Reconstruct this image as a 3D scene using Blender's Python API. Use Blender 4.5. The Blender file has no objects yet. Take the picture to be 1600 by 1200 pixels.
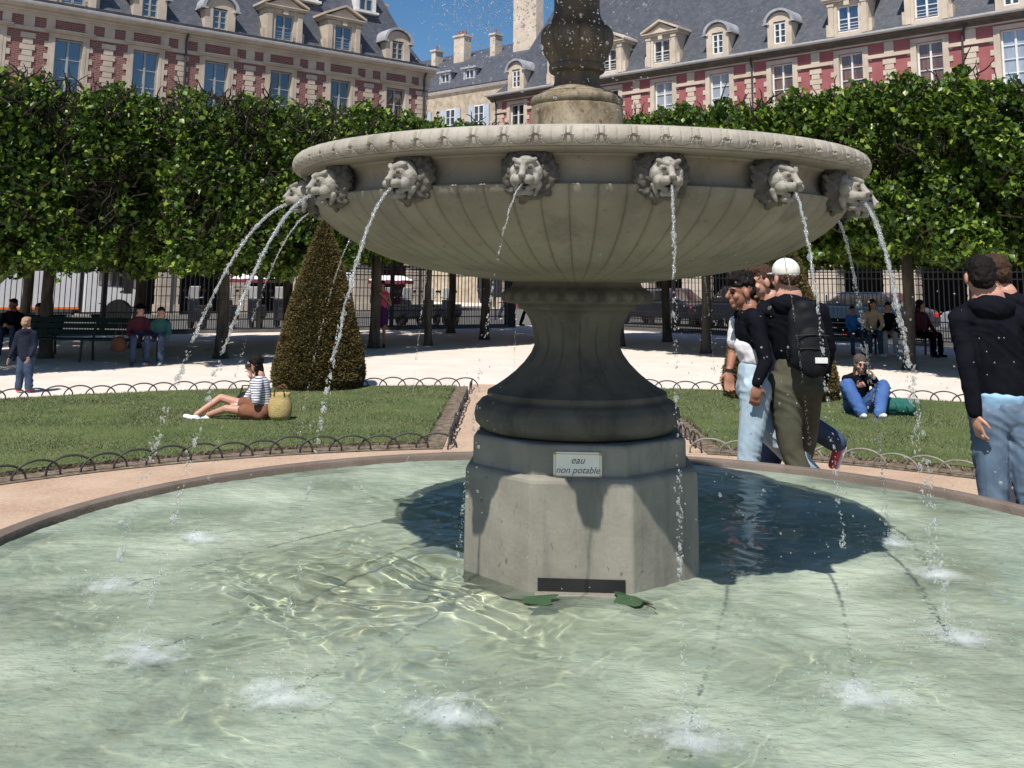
import bpy, bmesh, math, random
import numpy as np
from mathutils import Vector, Matrix, noise as mnoise
R = math.radians
sc = bpy.context.scene
rng = np.random.default_rng(7)
random.seed(7)
col = sc.collection

# ------------------------------------------------------------------ camera
cam_d = bpy.data.cameras.new('camera')
cam = bpy.data.objects.new('camera', cam_d)
col.objects.link(cam)
sc.camera = cam
cam_d.sensor_width = 36.0
cam_d.lens = 36.045
cam_d.shift_y = -0.25
cam_d.clip_start = 0.1
cam_d.clip_end = 2000
pitch = math.atan(242 / 1602)
cam.matrix_world = (Matrix.Translation((0, 0, 1.65)) @ Matrix.Rotation(R(90) + pitch, 4, 'X')
                    @ Matrix.Rotation(0.010, 4, 'Z'))

# ------------------------------------------------------------------ light
EL, AZ = R(57), R(200.5)          # sun behind the camera, slightly left
world = bpy.data.worlds.new('World')
sc.world = world
world.use_nodes = True
wn = world.node_tree.nodes
wn.clear()
sky = wn.new('ShaderNodeTexSky')
sky.sky_type = 'NISHITA'
sky.sun_disc = False
sky.sun_elevation = EL
sky.sun_rotation = AZ
sky.altitude = 50
sky.air_density = 1.0
sky.dust_density = 0.6
sky.ozone_density = 2.5
bg = wn.new('ShaderNodeBackground')
bg.inputs['Strength'].default_value = 0.06
wo = wn.new('ShaderNodeOutputWorld')
hs = wn.new('ShaderNodeHueSaturation')
hs.inputs['Saturation'].default_value = 1.28
hs.inputs['Value'].default_value = 1.35
world.node_tree.links.new(sky.outputs[0], hs.inputs['Color'])
world.node_tree.links.new(hs.outputs[0], bg.inputs[0])
world.node_tree.links.new(bg.outputs[0], wo.inputs[0])
sun_d = bpy.data.lights.new('sun', 'SUN')
sun = bpy.data.objects.new('sun', sun_d)
col.objects.link(sun)
sun_d.energy = 4.6
sun_d.angle = R(0.53)
sun_d.cycles.is_caustics_light = True      # sunlight refracts through the pool surface
sun_d.color = (1.0, 0.95, 0.87)
sd = Vector((math.sin(AZ) * math.cos(EL), math.cos(AZ) * math.cos(EL), math.sin(EL)))
sun.rotation_euler = sd.to_track_quat('Z', 'Y').to_euler()
sc.view_settings.view_transform = 'Standard'
sc.view_settings.look = 'None'
sc.view_settings.gamma = 1
sc.view_settings.use_curve_mapping = False
sc.view_settings.exposure = 0.32
sc.cycles.max_bounces = 8
sc.cycles.transparent_max_bounces = 16
sc.cycles.caustics_reflective = False
sc.cycles.caustics_refractive = True

# ------------------------------------------------------------------ materials
def nt(name):
    m = bpy.data.materials.new(name)
    m.use_nodes = True
    n = m.node_tree.nodes
    return m, n, m.node_tree.links, n['Principled BSDF']

def setcol(n, l, b, c1, c2, scale=4.0, detail=6, lo=.35, hi=.65, coord='Object', inp='Base Color', rough=.6, stretch=None):
    tc = n.new('ShaderNodeTexCoord')
    mp = n.new('ShaderNodeMapping')
    if stretch: mp.inputs['Scale'].default_value = stretch
    l.new(tc.outputs[coord], mp.inputs[0])
    t = n.new('ShaderNodeTexNoise')
    t.inputs['Scale'].default_value = scale
    t.inputs['Detail'].default_value = detail
    t.inputs['Roughness'].default_value = rough
    l.new(mp.outputs[0], t.inputs[0])
    r = n.new('ShaderNodeValToRGB')
    r.color_ramp.elements[0].position = lo
    r.color_ramp.elements[1].position = hi
    r.color_ramp.elements[0].color = (*c1, 1)
    r.color_ramp.elements[1].color = (*c2, 1)
    l.new(t.outputs[0], r.inputs[0])
    if inp: l.new(r.outputs[0], b.inputs[inp])
    return mp, t, r

def addbump(n, l, b, scale=30, strength=.3, dist=.01, coord='Object', detail=5, stretch=None, kind='noise'):
    tc = n.new('ShaderNodeTexCoord')
    mp = n.new('ShaderNodeMapping')
    if stretch: mp.inputs['Scale'].default_value = stretch
    l.new(tc.outputs[coord], mp.inputs[0])
    if kind == 'noise':
        t = n.new('ShaderNodeTexNoise'); t.inputs['Detail'].default_value = detail; o = t.outputs[0]
    else:
        t = n.new('ShaderNodeTexVoronoi'); o = t.outputs[0]
    t.inputs['Scale'].default_value = scale
    l.new(mp.outputs[0], t.inputs[0])
    bu = n.new('ShaderNodeBump')
    bu.inputs['Strength'].default_value = strength
    bu.inputs['Distance'].default_value = dist
    l.new(o, bu.inputs['Height'])
    prev = b.inputs['Normal'].links
    if prev: l.new(prev[0].from_socket, bu.inputs['Normal'])
    l.new(bu.outputs[0], b.inputs['Normal'])
    return bu

def M(name, c1, c2=None, scale=4, rough=.8, spec=.3, metal=0, bump=None, lo=.35, hi=.65, stretch=None, detail=6):
    m, n, l, b = nt(name)
    b.inputs['Roughness'].default_value = rough
    b.inputs['Specular IOR Level'].default_value = spec
    b.inputs['Metallic'].default_value = metal
    if c2 is None: c2 = tuple(v * .8 for v in c1)
    setcol(n, l, b, c1, c2, scale, detail, lo, hi, stretch=stretch)
    if bump: addbump(n, l, b, *bump)
    return m

def stain(m, c, scale=1.5, lo=.55, hi=.7, stretch=(1, 1, .35), amt=.7, zlo=None):
    """mixes weathering of its own shape over a material's base colour"""
    n, l = m.node_tree.nodes, m.node_tree.links
    b = n['Principled BSDF']
    src = b.inputs['Base Color'].links[0].from_socket
    mp, t, r = setcol(n, l, b, (0, 0, 0), (1, 1, 1), scale, 8, lo, hi, inp=None, stretch=stretch, rough=.7)
    mx = n.new('ShaderNodeMix'); mx.data_type = 'RGBA'
    ml = n.new('ShaderNodeMath'); ml.operation = 'MULTIPLY'; ml.inputs[1].default_value = amt
    l.new(r.outputs[0], ml.inputs[0])
    l.new(ml.outputs[0], mx.inputs[0])
    l.new(src, mx.inputs[6])
    mx.inputs[7].default_value = (*c, 1)
    l.new(mx.outputs[2], b.inputs['Base Color'])

MT = {}
MT['gravel'] = M('pale_gravel', (.64, .565, .50), (.72, .65, .59), 1.2, .95, .1, bump=(160, .5, .01))
MT['path'] = M('tan_gravel', (.44, .30, .21), (.54, .39, .28), 2.0, .95, .1, bump=(140, .8, .012))
stain(MT['path'], (.62, .50, .40), 30, .5, .62, (1, 1, 1), .6)
stain(MT['gravel'], (.52, .43, .35), 14, .55, .7, (1, 1, 1), .35)
MT['soil'] = M('dry_soil', (.10, .075, .05), (.26, .21, .16), 12, .95, .1, bump=(40, .8, .03))
MT['lawn'] = M('lawn_turf', (.075, .11, .035), (.13, .155, .06), 1.3, .95, .1, bump=(90, .6, .02))
stain(MT['lawn'], (.24, .21, .12), 1.6, .60, .72, (1, 1, 1), .5)
MT['asphalt'] = M('asphalt', (.10, .10, .10), (.15, .145, .14), 3, .9, .2)
MT['kerb'] = M('kerb_stone', (.135, .105, .085), (.20, .16, .135), 6, .8, .3, bump=(60, .4, .01))
stain(MT['kerb'], (.10, .08, .065), 3, .5, .66, (1, 1, 1), .6)

MT['stone'] = M('fountain_stone', (.30, .275, .23), (.40, .375, .32), 3.5, .85, .25, bump=(55, .35, .006))
stain(MT['stone'], (.14, .13, .11), 2.6, .52, .72, (1, 1, .25), .6)
stain(MT['stone'], (.12, .11, .10), 40, .62, .72, (1, 1, 1), .45)
MT['bowl'] = M('bowl_stone', (.185, .17, .13), (.25, .23, .18), 2.2, .85, .25, bump=(70, .25, .005))
stain(MT['bowl'], (.075, .068, .055), 3.0, .52, .72, (1, 1, .7), .62)
stain(MT['bowl'], (.30, .285, .24), 1.3, .54, .70, (1, 1, .5), .5)
stain(MT['bowl'], (.06, .055, .045), 22, .60, .70, (1, 1, .6), .6)
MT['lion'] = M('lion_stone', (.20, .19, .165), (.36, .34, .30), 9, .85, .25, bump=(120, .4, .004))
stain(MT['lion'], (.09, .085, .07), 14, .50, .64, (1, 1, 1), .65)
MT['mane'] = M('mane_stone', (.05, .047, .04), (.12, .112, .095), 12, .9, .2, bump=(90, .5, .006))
MT['base'] = M('base_stone', (.205, .193, .16), (.275, .26, .215), 4, .85, .25, bump=(38, .35, .005))
stain(MT['base'], (.10, .093, .08), 5, .53, .72, (1, 1, .12), .6)
stain(MT['base'], (.07, .062, .055), 34, .62, .68, (1, 1, .45), .8)
stain(MT['base'], (.36, .335, .29), 2.2, .55, .72, (1, 1, .3), .5)
MT['pedestal'] = M('pedestal_stone', (.078, .074, .058), (.125, .118, .094), 3.5, .8, .3, bump=(50, .35, .006))
stain(MT['pedestal'], (.035, .034, .028), 4, .5, .68, (1, 1, .3), .7)
MT['column'] = M('algae_stone', (.06, .042, .025), (.15, .10, .055), 5, .6, .4, bump=(60, .4, .008))
stain(MT['column'], (.045, .038, .028), 6, .42, .62, (1, 1, .3), .85)
MT['colbase'] = M('mossy_stone', (.14, .10, .055), (.28, .235, .165), 7, .7, .4, bump=(60, .4, .008))
stain(MT['colbase'], (.05, .033, .02), 9, .5, .62, (1, 1, .6), .8)

MT['facade_l'] = M('facade_limestone', (.43, .36, .285), (.55, .47, .38), 1.2, .9, .2, bump=(14, .25, .02))
MT['facade_r'] = M('facade_pale_limestone', (.50, .42, .335), (.64, .55, .45), 1.2, .9, .2, bump=(14, .25, .02))
stain(MT['facade_l'], (.26, .22, .18), 1.1, .55, .75, (1, 1, .5), .5)
stain(MT['facade_r'], (.33, .27, .21), 1.4, .55, .75, (1, 1, .5), .45)
MT['render_r'] = M('red_render', (.30, .095, .10), (.38, .14, .145), .9, .9, .15, bump=(30, .2, .01))
def brickmat():
    m, n, l, b = nt('dark_brick')
    b.inputs['Roughness'].default_value = .9
    tc = n.new('ShaderNodeTexCoord'); mp = n.new('ShaderNodeMapping')
    mp.inputs['Rotation'].default_value = (R(90), 0, 0)
    br = n.new('ShaderNodeTexBrick')
    br.inputs['Scale'].default_value = 1.0
    br.inputs['Brick Width'].default_value = .24
    br.inputs['Row Height'].default_value = .08
    br.inputs['Mortar Size'].default_value = .012
    br.inputs['Color1'].default_value = (.15, .045, .042, 1)
    br.inputs['Color2'].default_value = (.23, .08, .07, 1)
    br.inputs['Mortar'].default_value = (.28, .20, .18, 1)
    l.new(tc.outputs['Object'], mp.inputs[0]); l.new(mp.outputs[0], br.inputs[0])
    l.new(br.outputs[0], b.inputs['Base Color'])
    return m
MT['brick'] = brickmat()
def slatemat():
    m, n, l, b = nt('roof_slate')
    b.inputs['Roughness'].default_value = .5
    b.inputs['Specular IOR Level'].default_value = .5
    tc = n.new('ShaderNodeTexCoord'); mp = n.new('ShaderNodeMapping')
    mp.inputs['Rotation'].default_value = (R(90), 0, 0)
    br = n.new('ShaderNodeTexBrick')
    br.inputs['Scale'].default_value = 1.0
    br.inputs['Brick Width'].default_value = .22
    br.inputs['Row Height'].default_value = .14
    br.inputs['Mortar Size'].default_value = .008
    br.inputs['Color1'].default_value = (.060, .066, .080, 1)
    br.inputs['Color2'].default_value = (.095, .10, .118, 1)
    br.inputs['Mortar'].default_value = (.04, .045, .055, 1)
    l.new(tc.outputs['Object'], mp.inputs[0]); l.new(mp.outputs[0], br.inputs[0])
    l.new(br.outputs[0], b.inputs['Base Color'])
    addbump(n, l, b, 9, .4, .02)
    stain(m, (.15, .15, .16), .9, .54, .76, (1.6, 1, .35), .4)
    return m
MT['slate'] = slatemat()
MT['lead'] = M('lead_sheet', (.26, .27, .30), (.42, .43, .45), 2.5, .55, .5, bump=(8, .3, .02))
MT['gutter'] = M('pale_gutter', (.62, .60, .58), (.75, .73, .71), 3, .6, .4)
MT['gutter_dark'] = M('dark_gutter', (.03, .03, .035), (.06, .06, .065), 3, .5, .4)
MT['pipe'] = M('downpipe_metal', (.035, .035, .04), (.06, .06, .065), 5, .5, .4)
MT['frame_w'] = M('white_frame', (.72, .72, .70), (.80, .80, .79), 3, .5, .4)
MT['frame_g'] = M('grey_frame', (.30, .30, .28), (.38, .38, .35), 3, .5, .4)
def glassmat(name, c, c2, gloss=.35):
    m, n, l, b = nt(name)
    b.inputs['Roughness'].default_value = .05
    b.inputs['Specular IOR Level'].default_value = .9
    setcol(n, l, b, c, c2, 2.5, 3, .4, .6, stretch=(2, 1, .3))
    g = n.new('ShaderNodeBsdfGlossy'); g.inputs['Roughness'].default_value = .02
    g.inputs['Color'].default_value = (.8, .85, .9, 1)
    mx = n.new('ShaderNodeMixShader'); mx.inputs[0].default_value = gloss
    l.new(b.outputs[0], mx.inputs[1]); l.new(g.outputs[0], mx.inputs[2])
    l.new(mx.outputs[0], n['Material Output'].inputs[0])
    return m
MT['glass_blue'] = glassmat('window_glass', (.012, .02, .04), (.02, .035, .07), .19)
MT['glass_dark'] = glassmat('dark_window_glass', (.015, .015, .02), (.05, .045, .04), .12)
MT['glass_curtain'] = glassmat('brown_curtain_glass', (.10, .045, .028), (.24, .12, .05), .06)
MT['glass_net'] = glassmat('net_curtain_glass', (.30, .34, .40), (.42, .46, .50), .15)
MT['clay'] = M('clay_pot', (.25, .08, .06), (.30, .11, .08), 5)
MT['rubble'] = M('rubble_wall', (.34, .28, .21), (.52, .45, .35), 2.2, .95, .1, bump=(6, .4, .04))
MT['shutter'] = M('blue_shutter', (.36, .42, .50), (.44, .50, .58), 3)
MT['darkin'] = M('interior_shade', (.02, .018, .016), (.045, .038, .032), 1)  # near-black colour stands for the shade deep behind windows and arches
MT['iron'] = M('black_iron', (.012, .013, .015), (.022, .023, .026), 8, .45, .5)
MT['eaves'] = M('shaded_eaves_wood', (.10, .085, .075), (.17, .145, .125), 4, .8, .2)  # dark brown has the shade under the deep eaves put into it
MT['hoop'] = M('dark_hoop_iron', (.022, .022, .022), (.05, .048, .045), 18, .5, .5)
MT['hoop_sunlit'] = M('sunlit_hoop_iron', (.13, .12, .105), (.27, .25, .21), 18, .5, .5)  # paler copy of the hoop iron, sunlight put into its colour
MT['bark'] = M('linden_bark', (.055, .048, .040), (.13, .115, .095), 8, .95, .1, bump=(24, .8, .03), stretch=(1, 1, .25))
MT['twig'] = M('twig_bark', (.018, .015, .013), (.05, .041, .034), 12, .9, .1)

def leafmat(name, c1, c2, c3, spec=.5, rough=.38, trans=.28):
    m, n, l, b = nt(name)
    b.inputs['Roughness'].default_value = rough
    b.inputs['Specular IOR Level'].default_value = spec
    g = n.new('ShaderNodeNewGeometry')
    r = n.new('ShaderNodeValToRGB')
    r.color_ramp.elements[0].color = (*c1, 1)
    r.color_ramp.elements[1].color = (*c3, 1)
    e = r.color_ramp.elements.new(.62); e.color = (*c2, 1)
    l.new(g.outputs['Random Per Island'], r.inputs[0])
    l.new(r.outputs[0], b.inputs['Base Color'])
    t = n.new('ShaderNodeBsdfTranslucent')
    l.new(r.outputs[0], t.inputs[0])
    mx = n.new('ShaderNodeMixShader'); mx.inputs[0].default_value = trans
    l.new(b.outputs[0], mx.inputs[1]); l.new(t.outputs[0], mx.inputs[2])
    l.new(mx.outputs[0], n['Material Output'].inputs[0])
    return m
MT['leaf'] = leafmat('linden_leaf', (.020, .046, .007), (.078, .152, .018), (.30, .40, .055), .42, .38)
MT['yew'] = leafmat('yew_foliage', (.045, .045, .016), (.115, .090, .030), (.23, .145, .05), .3, .6, .1)
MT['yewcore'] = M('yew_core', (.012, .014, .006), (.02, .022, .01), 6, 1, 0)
MT['blade'] = leafmat('grass_blade', (.10, .125, .058), (.155, .185, .09), (.25, .25, .14), .2, .7, .15)
MT['wetleaf'] = leafmat('wet_leaf', (.03, .07, .03), (.04, .09, .04), (.06, .11, .05), .5, .2, .1)

def watermat():
    m, n, l, b = nt('pool_water')
    g = n.new('ShaderNodeBsdfGlass'); g.inputs['IOR'].default_value = 1.33; g.inputs['Roughness'].default_value = 0
    g.inputs['Color'].default_value = (.95, .98, .93, 1)
    # suspended murk: a thin veil of pale green over the clear water
    mp, t, r = setcol(n, l, b, (.25, .335, .285), (.53, .60, .48), 1.25, 9, .35, .66, rough=.66)
    e = r.color_ramp.elements.new(.47); e.color = (.385, .47, .38, 1)
    b.inputs['Roughness'].default_value = 1; b.inputs['Specular IOR Level'].default_value = 0
    addbump(n, l, b, 9, .7, .05, detail=8, stretch=(1, 1.5, 1))
    addbump(n, l, b, 45, .5, .012, detail=4, stretch=(1, 1.3, 1))
    t2 = n.new('ShaderNodeTexNoise'); t2.inputs['Scale'].default_value = 1.3; t2.inputs['Detail'].default_value = 6; t2.inputs['Roughness'].default_value = .6
    tc = n.new('ShaderNodeTexCoord'); l.new(tc.outputs['Object'], t2.inputs[0])
    mr = n.new('ShaderNodeMapRange'); mr.inputs[1].default_value = .38; mr.inputs[2].default_value = .64; mr.inputs[3].default_value = .30; mr.inputs[4].default_value = .68
    l.new(t2.outputs[0], mr.inputs[0])
    dist = n.new('ShaderNodeVectorMath'); dist.operation = 'DISTANCE'; dist.inputs[1].default_value = (-.70, -.35, 0)
    l.new(tc.outputs['Object'], dist.inputs[0])
    mk = n.new('ShaderNodeMapRange'); mk.inputs[1].default_value = .3; mk.inputs[2].default_value = 1.3; mk.inputs[3].default_value = .22; mk.inputs[4].default_value = 1.0
    l.new(dist.outputs['Value'], mk.inputs[0])
    ml = n.new('ShaderNodeMath'); ml.operation = 'MULTIPLY'; l.new(mr.outputs[0], ml.inputs[0]); l.new(mk.outputs[0], ml.inputs[1])
    mx = n.new('ShaderNodeMixShader')
    l.new(ml.outputs[0], mx.inputs[0]); l.new(g.outputs[0], mx.inputs[1]); l.new(b.outputs[0], mx.inputs[2])
    l.new(mx.outputs[0], n['Material Output'].inputs[0])
    return m
MT['water'] = watermat()
MT['pool_floor'] = M('pool_floor', (.42, .47, .35), (.68, .70, .54), 1.1, .9, .1, lo=.32, hi=.68, detail=9)
stain(MT['pool_floor'], (.19, .14, .075), .8, .53, .64, (1, 1, 1), .85)
stain(MT['pool_floor'], (.62, .58, .36), 1.7, .57, .72, (1, 1, 1), .6)
stain(MT['pool_floor'], (.16, .17, .13), 7, .60, .72, (1, 1, 1), .6)
def foammat():
    m, n, l, b = nt('white_foam')
    b.inputs['Base Color'].default_value = (.72, .78, .80, 1)
    b.inputs['Roughness'].default_value = .3
    tr = n.new('ShaderNodeBsdfTransparent')
    mx = n.new('ShaderNodeMixShader')
    tc = n.new('ShaderNodeTexCoord'); t = n.new('ShaderNodeTexNoise'); t.inputs['Scale'].default_value = 9; t.inputs['Detail'].default_value = 7; t.inputs['Roughness'].default_value = .62
    l.new(tc.outputs['Object'], t.inputs[0])
    ln = n.new('ShaderNodeVectorMath'); ln.operation = 'LENGTH'
    l.new(tc.outputs['Object'], ln.inputs[0])
    mr = n.new('ShaderNodeMapRange'); mr.inputs[1].default_value = .02; mr.inputs[2].default_value = .24
    mr.inputs[3].default_value = .28; mr.inputs[4].default_value = -.34
    l.new(ln.outputs['Value'], mr.inputs[0])
    ad = n.new('ShaderNodeMath'); ad.operation = 'ADD'
    l.new(t.outputs[0], ad.inputs[0]); l.new(mr.outputs[0], ad.inputs[1])
    m2 = n.new('ShaderNodeMapRange'); m2.inputs[1].default_value = .46; m2.inputs[2].default_value = 1.15
    l.new(ad.outputs[0], m2.inputs[0])
    l.new(m2.outputs[0], mx.inputs[0])
    l.new(tr.outputs[0], mx.inputs[1]); l.new(b.outputs[0], mx.inputs[2])
    l.new(mx.outputs[0], n['Material Output'].inputs[0])
    return m
MT['foam'] = foammat()
def dropmat():
    m, n, l, b = nt('falling_water')
    b.inputs['Base Color'].default_value = (.93, .96, .97, 1)
    b.inputs['Roughness'].default_value = .04
    b.inputs['IOR'].default_value = 1.33
    b.inputs['Transmission Weight'].default_value = .80
    b.inputs['Specular IOR Level'].default_value = .9
    tr = n.new('ShaderNodeBsdfTransparent'); mx = n.new('ShaderNodeMixShader'); mx.inputs[0].default_value = .60
    l.new(b.outputs[0], mx.inputs[1]); l.new(tr.outputs[0], mx.inputs[2]); l.new(mx.outputs[0], n['Material Output'].inputs[0])
    return m
MT['drop'] = dropmat()

def cloth(name, c, c2=None, rough=.85, sc_=9, spec=.15, bump=(40, .25, .004)):
    MT[name] = M(name, c, c2, sc_, rough, spec, bump=bump)
cloth('black_cloth', (.005, .0055, .009), (.009, .0095, .014), spec=.05)
cloth('navy_cloth', (.010, .013, .028), (.018, .022, .04), spec=.05)
cloth('child_navy', (.012, .015, .027), (.022, .026, .04), spec=.05)
cloth('white_cloth', (.66, .66, .68), (.76, .76, .77))
cloth('pale_denim', (.26, .36, .44), (.42, .53, .60), sc_=5)
cloth('mid_denim', (.08, .12, .18), (.15, .21, .29), sc_=5)
cloth('blue_denim', (.035, .085, .24), (.07, .14, .34), sc_=5)
cloth('dark_denim', (.03, .05, .09), (.06, .085, .14), sc_=5)
cloth('olive_cloth', (.065, .066, .045), (.10, .10, .072), sc_=5)
cloth('sky_cloth', (.25, .45, .66), (.32, .52, .72))
cloth('brown_cloth', (.17, .075, .045), (.22, .10, .06))
cloth('burgundy_cloth', (.07, .018, .028), (.10, .026, .036))
cloth('teal_cloth', (.03, .10, .10), (.05, .14, .13))
cloth('pink_cloth', (.40, .05, .12), (.48, .08, .16))
cloth('purple_cloth', (.045, .012, .06), (.06, .02, .08))
cloth('beige_cloth', (.45, .36, .26), (.55, .45, .34))
cloth('blue_cloth', (.02, .12, .40), (.03, .16, .5))
cloth('green_bag', (.020, .10, .085), (.03, .14, .115), rough=.6)
cloth('pack_cloth', (.008, .0085, .011), (.014, .015, .018), rough=.6, spec=.1)
cloth('leather', (.10, .045, .025), (.14, .065, .035), rough=.5)
cloth('grey_cloth', (.30, .31, .33), (.4, .41, .43))
MT['straw'] = M('woven_straw', (.34, .25, .10), (.52, .40, .19), 30, .9, .1, bump=(60, .6, .01), stretch=(1, 1, 2.5))
MT['skin'] = M('skin', (.46, .24, .17), (.52, .29, .21), 6, .5, .35)
MT['skin_tan'] = M('tan_skin', (.27, .125, .08), (.34, .16, .105), 6, .5, .35)
MT['hair_dark'] = M('dark_hair', (.004, .003, .003), (.012, .008, .006), 60, .6, .2, bump=(160, .8, .01))
MT['hair_brown'] = M('brown_hair', (.03, .016, .010), (.08, .042, .024), 60, .6, .2, bump=(160, .8, .01))
MT['hair_blond'] = M('blond_hair', (.30, .17, .09), (.48, .30, .18), 60, .5, .5, bump=(160, .8, .01))
MT['hair_grey'] = M('greying_hair', (.05, .038, .03), (.12, .10, .085), 60, .6, .2, bump=(160, .8, .01))
MT['rubber'] = M('black_rubber', (.012, .012, .012), (.02, .02, .02), 5, .7, .3)
MT['red_shoe'] = M('red_shoe', (.45, .04, .06), (.55, .08, .1), 30, .6, .3)
MT['capwhite'] = M('cap_white', (.70, .67, .60), (.78, .75, .68), 12, .9, .1)
MT['carpaint_dark'] = M('dark_car_paint', (.012, .014, .020), (.018, .02, .028), 2, .2, .6)
MT['carpaint_blue'] = M('blue_car_paint', (.015, .03, .055), (.02, .04, .07), 2, .2, .6)
MT['carpaint_grey'] = M('silver_car_paint', (.32, .35, .42), (.38, .41, .48), 2, .25, .6, metal=.3)
MT['truck_white'] = M('truck_panel', (.60, .60, .62), (.68, .68, .70), 1, .5, .4)
MT['orange'] = M('orange_stripe', (.70, .17, .04), (.75, .2, .05), 2, .6)
MT['cone_red'] = M('cone_red', (.75, .04, .03), (.8, .06, .04), 2, .5)
MT['cone_white'] = M('cone_white', (.75, .75, .75), (.8, .8, .8), 2, .5)
MT['chrome'] = M('grey_metal', (.45, .46, .48), (.6, .6, .62), 5, .3, .5, metal=.8)
MT['bench_green'] = M('bench_green', (.006, .020, .017), (.01, .03, .025), 5, .6)
MT['enamel'] = M('white_enamel', (.76, .73, .62), (.84, .81, .70), 5, .3, .5)
MT['gold'] = M('gilt_border', (.42, .26, .07), (.5, .33, .1), 30, .5)
MT['ink'] = M('dark_lettering', (.05, .05, .05), (.06, .06, .06), 5, .6)
MT['sign_blue'] = M('sign_blue', (.02, .10, .35), (.03, .12, .4), 5, .5)
MT['parasol_w'] = M('parasol_white', (.7, .68, .68), (.8, .78, .78), 3)
MT['parasol_r'] = M('parasol_red', (.16, .02, .035), (.2, .03, .05), 3)
def stripemat():
    m, n, l, b = nt('striped_jersey')
    b.inputs['Roughness'].default_value = .9
    tc = n.new('ShaderNodeTexCoord'); w = n.new('ShaderNodeTexWave')
    w.wave_type = 'BANDS'; w.bands_direction = 'Z'
    w.inputs['Scale'].default_value = 11.5; w.inputs['Distortion'].default_value = 1.0; w.inputs['Detail'].default_value = 1
    w.inputs['Detail Scale'].default_value = .6
    r = n.new('ShaderNodeValToRGB'); r.color_ramp.interpolation = 'CONSTANT'
    r.color_ramp.elements[0].color = (.04, .045, .08, 1); r.color_ramp.elements[1].color = (.68, .68, .72, 1)
    r.color_ramp.elements[1].position = .30
    l.new(tc.outputs['Object'], w.inputs[0]); l.new(w.outputs[0], r.inputs[0]); l.new(r.outputs[0], b.inputs['Base Color'])
    return m
MT['stripes'] = stripemat()

# ------------------------------------------------------------------ object helpers
def tag(o, label=None, cat=None, group=None, kind=None):
    if label: o['label'] = label
    if cat: o['category'] = cat
    if group: o['group'] = group
    if kind: o['kind'] = kind
    return o

def empty(name, loc=(0, 0, 0), rz=0, scale=1, label=None, cat=None, group=None):
    o = bpy.data.objects.new(name, None)
    col.objects.link(o)
    o.empty_display_size = .2
    o.location = loc
    o.rotation_euler = (0, 0, rz)
    o.scale = (scale,) * 3
    return tag(o, label, cat, group)

def link(name, me, mats, parent=None, loc=None):
    o = bpy.data.objects.new(name, me)
    col.objects.link(o)
    if not isinstance(mats, (list, tuple)): mats = [mats]
    if not me.materials:
        for m in mats: me.materials.append(MT[m] if isinstance(m, str) else m)
    if parent is not None: o.parent = parent
    if loc is not None: o.location = loc
    return o

def pymesh(name, v, f, smooth=False):
    me = bpy.data.meshes.new(name)
    v = np.asarray(v, dtype=np.float32)
    if isinstance(f, np.ndarray):
        k = f.shape[1]
        me.vertices.add(len(v)); me.vertices.foreach_set('co', v.ravel())
        me.loops.add(f.size); me.loops.foreach_set('vertex_index', f.ravel().astype(np.int32))
        me.polygons.add(len(f)); me.polygons.foreach_set('loop_start', np.arange(0, f.size, k, dtype=np.int32))
        me.update(calc_edges=True)
        me.validate()
    else:
        me.from_pydata([tuple(map(float, q)) for q in v], [], f)
    if smooth: me.polygons.foreach_set('use_smooth', [True] * len(me.polygons))
    me.update()
    return me

def copy_tree(o, parent=None):
    c = o.copy(); col.objects.link(c)
    if parent is not None:
        c.parent = parent
    for ch in list(o.children): copy_tree(ch, c)
    return c

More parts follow.
